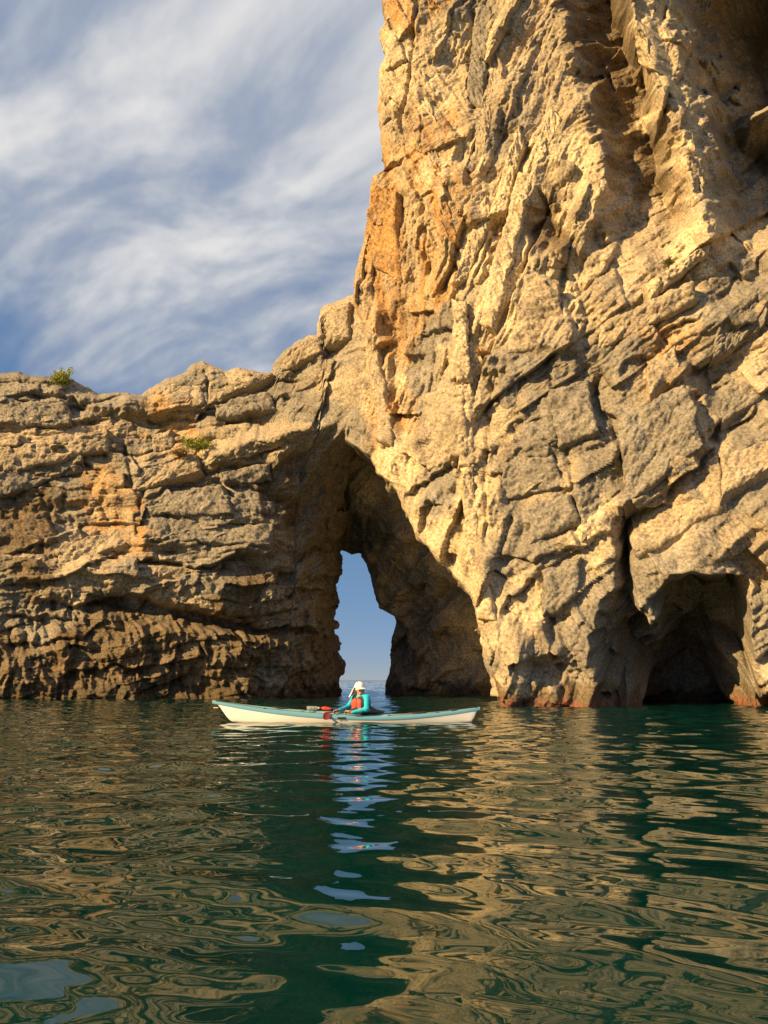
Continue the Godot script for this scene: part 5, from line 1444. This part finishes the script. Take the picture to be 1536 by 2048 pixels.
func build_person():
	var pr := thing("person", "paddler in turquoise top, red life vest and white sun cap sitting in the kayak", "person")
	var hip := Vector3(-0.469, 0.011, -15.320)
	var waist := Vector3(-0.470, 0.156, -15.320)
	var chest := Vector3(-0.466, 0.379, -15.300)
	var neck := Vector3(-0.477, 0.515, -15.310)
	var head := Vector3(-0.489, 0.638, -15.280)
	var ls := Vector3(-0.338, 0.480, -15.140)
	var le := Vector3(-0.343, 0.259, -15.000)
	var lw := Vector3(-0.621, 0.200, -14.980)
	var lk := Vector3(-0.725, 0.213, -15.000)
	var rs := Vector3(-0.598, 0.468, -15.460)
	var re := Vector3(-0.719, 0.289, -15.380)
	var rw := Vector3(-0.886, 0.236, -15.140)
	var rk := Vector3(-0.956, 0.225, -15.080)
	var fwd := Vector3(-0.72, 0, 0.69).normalized()
	var side := Vector3(0.69, 0, 0.72)      # towards the left shoulder
	var none := func(_p: Vector3, d: float) -> float: return d
	var torso := func(grow: float) -> Array:
		var o := []
		for q in [-1.0, 1.0]:
			o.append([hip + side * 0.09 * q, waist + side * 0.085 * q, 0.105 + grow, 0.095 + grow])
			o.append([waist + side * 0.085 * q, chest + side * 0.09 * q, 0.095 + grow, 0.105 + grow])
			o.append([chest + side * 0.09 * q, chest + side * 0.11 * q + Vector3(0, 0.075, 0), 0.105 + grow, 0.07 + grow])
		o.append([chest + Vector3(0, 0.05, 0), neck, 0.085 + grow, 0.055 + grow])
		return o
	var arms := func(grow: float) -> Array:
		return [[ls, le, 0.056 + grow, 0.043 + grow], [le, lw, 0.043 + grow, 0.028 + grow], [rs, re, 0.056 + grow, 0.043 + grow], [re, rw, 0.043 + grow, 0.028 + grow],
			[chest + Vector3(0, 0.07, 0), ls, 0.07 + grow, 0.058 + grow], [chest + Vector3(0, 0.07, 0), rs, 0.07 + grow, 0.058 + grow]]
	# skin: trunk, arms, legs forward under the deck, neck, head with a face, hands
	var look := Vector3(0.42, -0.10, 0.90).normalized()
	var hs := look.cross(Vector3.UP).normalized()
	var up := hs.cross(look)
	var body: Array = torso.call(-0.012)
	body.append_array(arms.call(-0.008))
	body.append([neck - Vector3(0, 0.03, 0), head - up * 0.05, 0.052, 0.05])
	for q in [-1.0, 1.0]:
		var knee := hip + Vector3(-0.42, 0.06, 0.10 * q)
		body.append([hip + Vector3(0, 0, 0.09 * q), knee, 0.08, 0.05])
		body.append([knee, hip + Vector3(-0.80, 0.0, 0.08 * q), 0.05, 0.035])
		body.append([hip + Vector3(-0.80, 0.0, 0.08 * q), hip + Vector3(-0.84, 0.08, 0.08 * q), 0.035, 0.028])
	var face := [
		[head + up * 0.035 - look * 0.02, head + up * 0.03 + look * 0.015, 0.088, 0.085],
		[head - up * 0.045 + look * 0.035, head - up * 0.085 + look * 0.055, 0.056, 0.036],
		[head - up * 0.02 + look * 0.03, head + up * 0.02 + look * 0.03, 0.066, 0.066],
		[head + up * 0.012 + look * 0.088, head - up * 0.028 + look * 0.112, 0.011, 0.014],
		[head - up * 0.028 + look * 0.098, head - up * 0.032 + look * 0.098, 0.017, 0.015],
		[head - up * 0.058 + look * 0.082 + hs * 0.018, head - up * 0.058 + look * 0.082 - hs * 0.018, 0.011, 0.011],
		[head - up * 0.070 + look * 0.080 + hs * 0.014, head - up * 0.070 + look * 0.080 - hs * 0.014, 0.011, 0.011],
		[head + hs * 0.082 + up * 0.012, head + hs * 0.084 - up * 0.022 + look * 0.006, 0.017, 0.012],
		[head - hs * 0.082 + up * 0.012, head - hs * 0.084 - up * 0.022 + look * 0.006, 0.017, 0.012],
		[head + up * 0.022 + look * 0.084 + hs * 0.034, head + up * 0.022 + look * 0.084 - hs * 0.034, 0.011, 0.011]]
	var eyes := func(p: Vector3, d: float) -> float:
		for q in [-1.0, 1.0]:
			d = maxf(d, 0.012 - p.distance_to(head + up * 0.006 + look * 0.098 + hs * 0.033 * q))
		return d
	var skin := mat(srgb(0.50, 0.26, 0.17), 0.6)
	skin.subsurf_scatter_enabled = true
	skin.subsurf_scatter_strength = 0.15
	var lhand := hand_bones(lw, lk, Vector3(-0.1, -0.75, -0.6).normalized(), Vector3(-0.1, 0.55, 0.8).normalized(), Vector3.ZERO)
	var rhand := hand_bones(rw, rk, Vector3(-0.2, -0.8, 0.5).normalized(), Vector3(-0.3, 0.5, 0.8).normalized(), Vector3.ZERO)
	var a := field_mesh([[body, 0.014, 0.03, none], [face, 0.006, 0.02, eyes], [lhand, 0.0045, 0.008, none], [rhand, 0.0045, 0.008, none]])
	put(arrays_mesh(a[0], a[1], a[2]), "body", skin, pr)
	for q in [-1.0, 1.0]:
		var s := SphereMesh.new()
		s.radius = 0.011
		s.height = 0.022
		s.radial_segments = 12
		s.rings = 6
		var eo := put(s, "eye", mat(srgb(0.10, 0.07, 0.05), 0.2), pr)
		eo.position = head + up * 0.006 + look * 0.088 + hs * 0.033 * q
	# turquoise long-sleeved top: ends at neck and wrists
	var cloth := mat(srgb(0.006, 0.43, 0.60), 0.75)
	var shirt: Array = torso.call(0.0)
	shirt.append_array(arms.call(0.006))
	var wn := n_mid
	var trim := func(p: Vector3, d: float) -> float:
		d += 0.005 * wn.get_noise_3dv(p * 22.0)
		d = maxf(d, (p - (neck + Vector3(0, 0.01, 0))).dot(Vector3(0, 1, 0)) - 0.012)
		d = maxf(d, (p - lw).dot((lk - lw).normalized()) - 0.004 if p.distance_to(lw) < 0.09 else -1.0)
		d = maxf(d, (p - rw).dot((rk - rw).normalized()) - 0.004 if p.distance_to(rw) < 0.09 else -1.0)
		return d
	a = field_mesh([[shirt, 0.012, 0.03, trim]])
	put(arrays_mesh(a[0], a[1], a[2]), "long_sleeved_top", cloth, pr)
	# life vest over the trunk: red front panels, charcoal back, sides and zip
	var vest: Array = torso.call(0.032)
	var vcut := func(p: Vector3, d: float) -> float:
		var r := p - chest
		d = maxf(d, p.y - (neck.y - 0.012))
		d = maxf(d, (waist.y - 0.09) - p.y)
		# arm holes and the scooped neck
		for q in [-1.0, 1.0]:
			d = maxf(d, 0.085 - (p - (ls if q > 0.0 else rs)).length())
		d = maxf(d, 0.07 - (p - (neck + fwd * 0.05 + Vector3(0, 0.02, 0))).length())
		return d
	a = field_mesh([[vest, 0.012, 0.03, vcut]])
	var vc := PackedColorArray()
	for p in a[0]:
		var r: Vector3 = p - chest
		var f := r.dot(fwd)
		var x := r.dot(side)
		var c := Color(0.030, 0.022, 0.024)
		if f > 0.055 and absf(x) < 0.135 and p.y < chest.y + 0.11 - absf(x) * 0.5:
			c = Color(0.56, 0.075, 0.055)
			if absf(x - 0.0) < 0.010:
				c = Color(0.05, 0.02, 0.02)
			elif p.y > chest.y + 0.06:
				c = Color(0.38, 0.05, 0.045)
		elif f < -0.06:
			c = Color(0.10, 0.022, 0.022)
		vc.append(c)
	var vm := mat(Color.WHITE, 0.8)
	vm.vertex_color_use_as_albedo = true
	put(arrays_mesh(a[0], a[1], a[2], vc), "life_vest", vm, pr)
	# white sun cap: crown, peak, neck flap
	var capm := mat(srgb(0.80, 0.78, 0.74), 0.85)
	var hc := head + up * 0.042
	var cr := PackedVector3Array()
	for j in 13:
		var f := j / 12.0 * PI * 0.52
		for i in 33:
			var t := TAU * i / 32.0
			var r := 0.106 * sin(minf(f, PI * 0.5)) * (1.0 + 0.012 * sin(t * 6.0) * sin(f))
			cr.append(hc - look * 0.01 + (look * cos(t) * 1.1 + hs * sin(t)) * r + up * (0.112 * cos(f) - 0.004))
	put(grid_mesh(cr, 33, 13, false, null, true), "cap_crown", capm, pr)
	var pk := PackedVector3Array()
	for layer in 2:
		for j in 7:
			var f := j / 6.0
			if layer == 1:
				f = 1.0 - f
			for i in 17:
				var t := lerpf(-0.92, 0.92, i / 16.0)
				var reach := 0.105 + 0.066 * f * pow(cos(t * 0.95), 0.6)
				pk.append(hc - look * 0.01 + (look * cos(t) * 1.06 + hs * sin(t)) * reach + up * (0.004 - 0.022 * f - 0.03 * f * sin(t) * sin(t) - 0.005 * layer))
	put(grid_mesh(pk, 17, 14, false), "cap_peak", capm, pr)
	# flap hangs behind the head and blows out to the paddler's right
	var fl := PackedVector3Array()
	for layer in 2:
		for j in 11:
			var f := j / 10.0
			if layer == 1:
				f = 1.0 - f
			for i in 21:
				var t := lerpf(1.75, 4.53, i / 20.0)
				var rr := 0.108 + 0.012 * f + 0.012 * f * sin(t * 7.0)
				var q := hc - look * 0.01 + (look * cos(t) * 1.1 + hs * sin(t)) * (rr - 0.004 * layer)
				var west := clampf(-(look * cos(t) + hs * sin(t)).x * 1.3, 0.0, 1.0)
				fl.append(q + Vector3(-0.085 * f * west, -0.175 * f * lerpf(0.75, 1.15, west), 0.0))
	put(grid_mesh(fl, 21, 22, false), "neck_flap", capm, pr)

# ---------------------------------------------------------------- plants on the rock
func shrub(label: String, at: Vector3, size: Vector3, leaves: int, tone: Color, tone2: Color, sd: int, grassy := false):
	var o := thing("cliff_plant", label, "plant", at)
	o.set_meta("group", "plants growing from cracks in the cliff")
	var g := RandomNumberGenerator.new()
	g.seed = sd
	var stems := PackedVector3Array()
	var sn := PackedVector3Array()
	var si := PackedInt32Array()
	var tips := []
	for k in 26:
		var d := Vector3(g.randf_range(-1, 1), g.randf_range(0.15, 1.0), g.randf_range(-0.3, 1.0))
		var tip := Vector3(d.x * size.x, d.y * size.y, d.z * size.z) * g.randf_range(0.5, 0.95)
		tips.append(tip)
		var m := tube([Vector3(0, -0.12, -0.1), tip * 0.45 + Vector3(0, 0.03, 0), tip], [0.014, 0.008, 0.003], 5)
		var arr := m.surface_get_arrays(0)
		var b := stems.size()
		stems.append_array(arr[Mesh.ARRAY_VERTEX])
		sn.append_array(arr[Mesh.ARRAY_NORMAL])
		for q in arr[Mesh.ARRAY_INDEX]:
			si.append(q + b)
	put(arrays_mesh(stems, sn, si), "stems", mat(srgb(0.16, 0.11, 0.06), 0.9), o)
	var v := PackedVector3Array()
	var n := PackedVector3Array()
	var c := PackedColorArray()
	var idx := PackedInt32Array()
	for k in leaves:
		var tip: Vector3 = tips[k % tips.size()]
		var p := tip * g.randf_range(0.45, 1.1) + Vector3(g.randfn(), g.randfn(), g.randfn()) * size * 0.13
		var d := (Vector3(g.randfn(), g.randfn() + 0.6, g.randfn()) + tip.normalized()).normalized()
		var s := d.cross(Vector3(g.randfn(), g.randfn(), g.randfn())).normalized()
		var L := g.randf_range(0.05, 0.10) * (1.8 if grassy else 1.0)
		var w := L * (0.07 if grassy else 0.28)
		var nn := d.cross(s).normalized()
		var b := v.size()
		v.append_array([p, p + d * L * 0.5 + s * w + nn * L * 0.08, p + d * L, p + d * L * 0.5 - s * w + nn * L * 0.08])
		n.append_array([nn, nn, nn, nn])
		var cc := tone.lerp(tone2, g.randf())
		c.append_array([cc, cc, cc, cc])
		idx.append_array([b, b + 1, b + 2, b, b + 2, b + 3])
	var lm := mat(Color.WHITE, 0.6)
	lm.vertex_color_use_as_albedo = true
	lm.backlight_enabled = true
	lm.backlight = Color(0.3, 0.3, 0.15)
	put(arrays_mesh(v, n, idx, c), "foliage", lm, o)

func build_plants():
	var green := Color(0.22, 0.26, 0.04)
	var lime := Color(0.46, 0.44, 0.07)
	shrub("yellow-green bush growing on top of the low cliff at the left", Vector3(-16.280, 15.392, -34.900), Vector3(0.6, 0.8, 0.45), 3200, green, lime, 3)
	shrub("spreading green bush on a ledge halfway up the low cliff", Vector3(-8.841, 11.549, -33.600), Vector3(0.8, 0.5, 0.5), 3200, green, lime, 4)
	shrub("reddish dry tuft at the left end of the ledge bush", Vector3(-9.704, 11.232, -33.700), Vector3(0.5, 0.32, 0.35), 1400, Color(0.30, 0.22, 0.05), Color(0.33, 0.15, 0.05), 5)
	shrub("dry straw coloured tuft at the foot of the bright rib on the tall cliff", Vector3(3.708, 12.665, -25.700), Vector3(0.3, 0.25, 0.25), 420, Color(0.35, 0.25, 0.07), Color(0.40, 0.18, 0.06), 6, true)
	shrub("small dark green tuft in a crack under the brown hollow of the tall cliff", Vector3(10.446, 15.699, -24.400), Vector3(0.22, 0.16, 0.2), 300, Color(0.07, 0.09, 0.02), Color(0.12, 0.13, 0.03), 7)
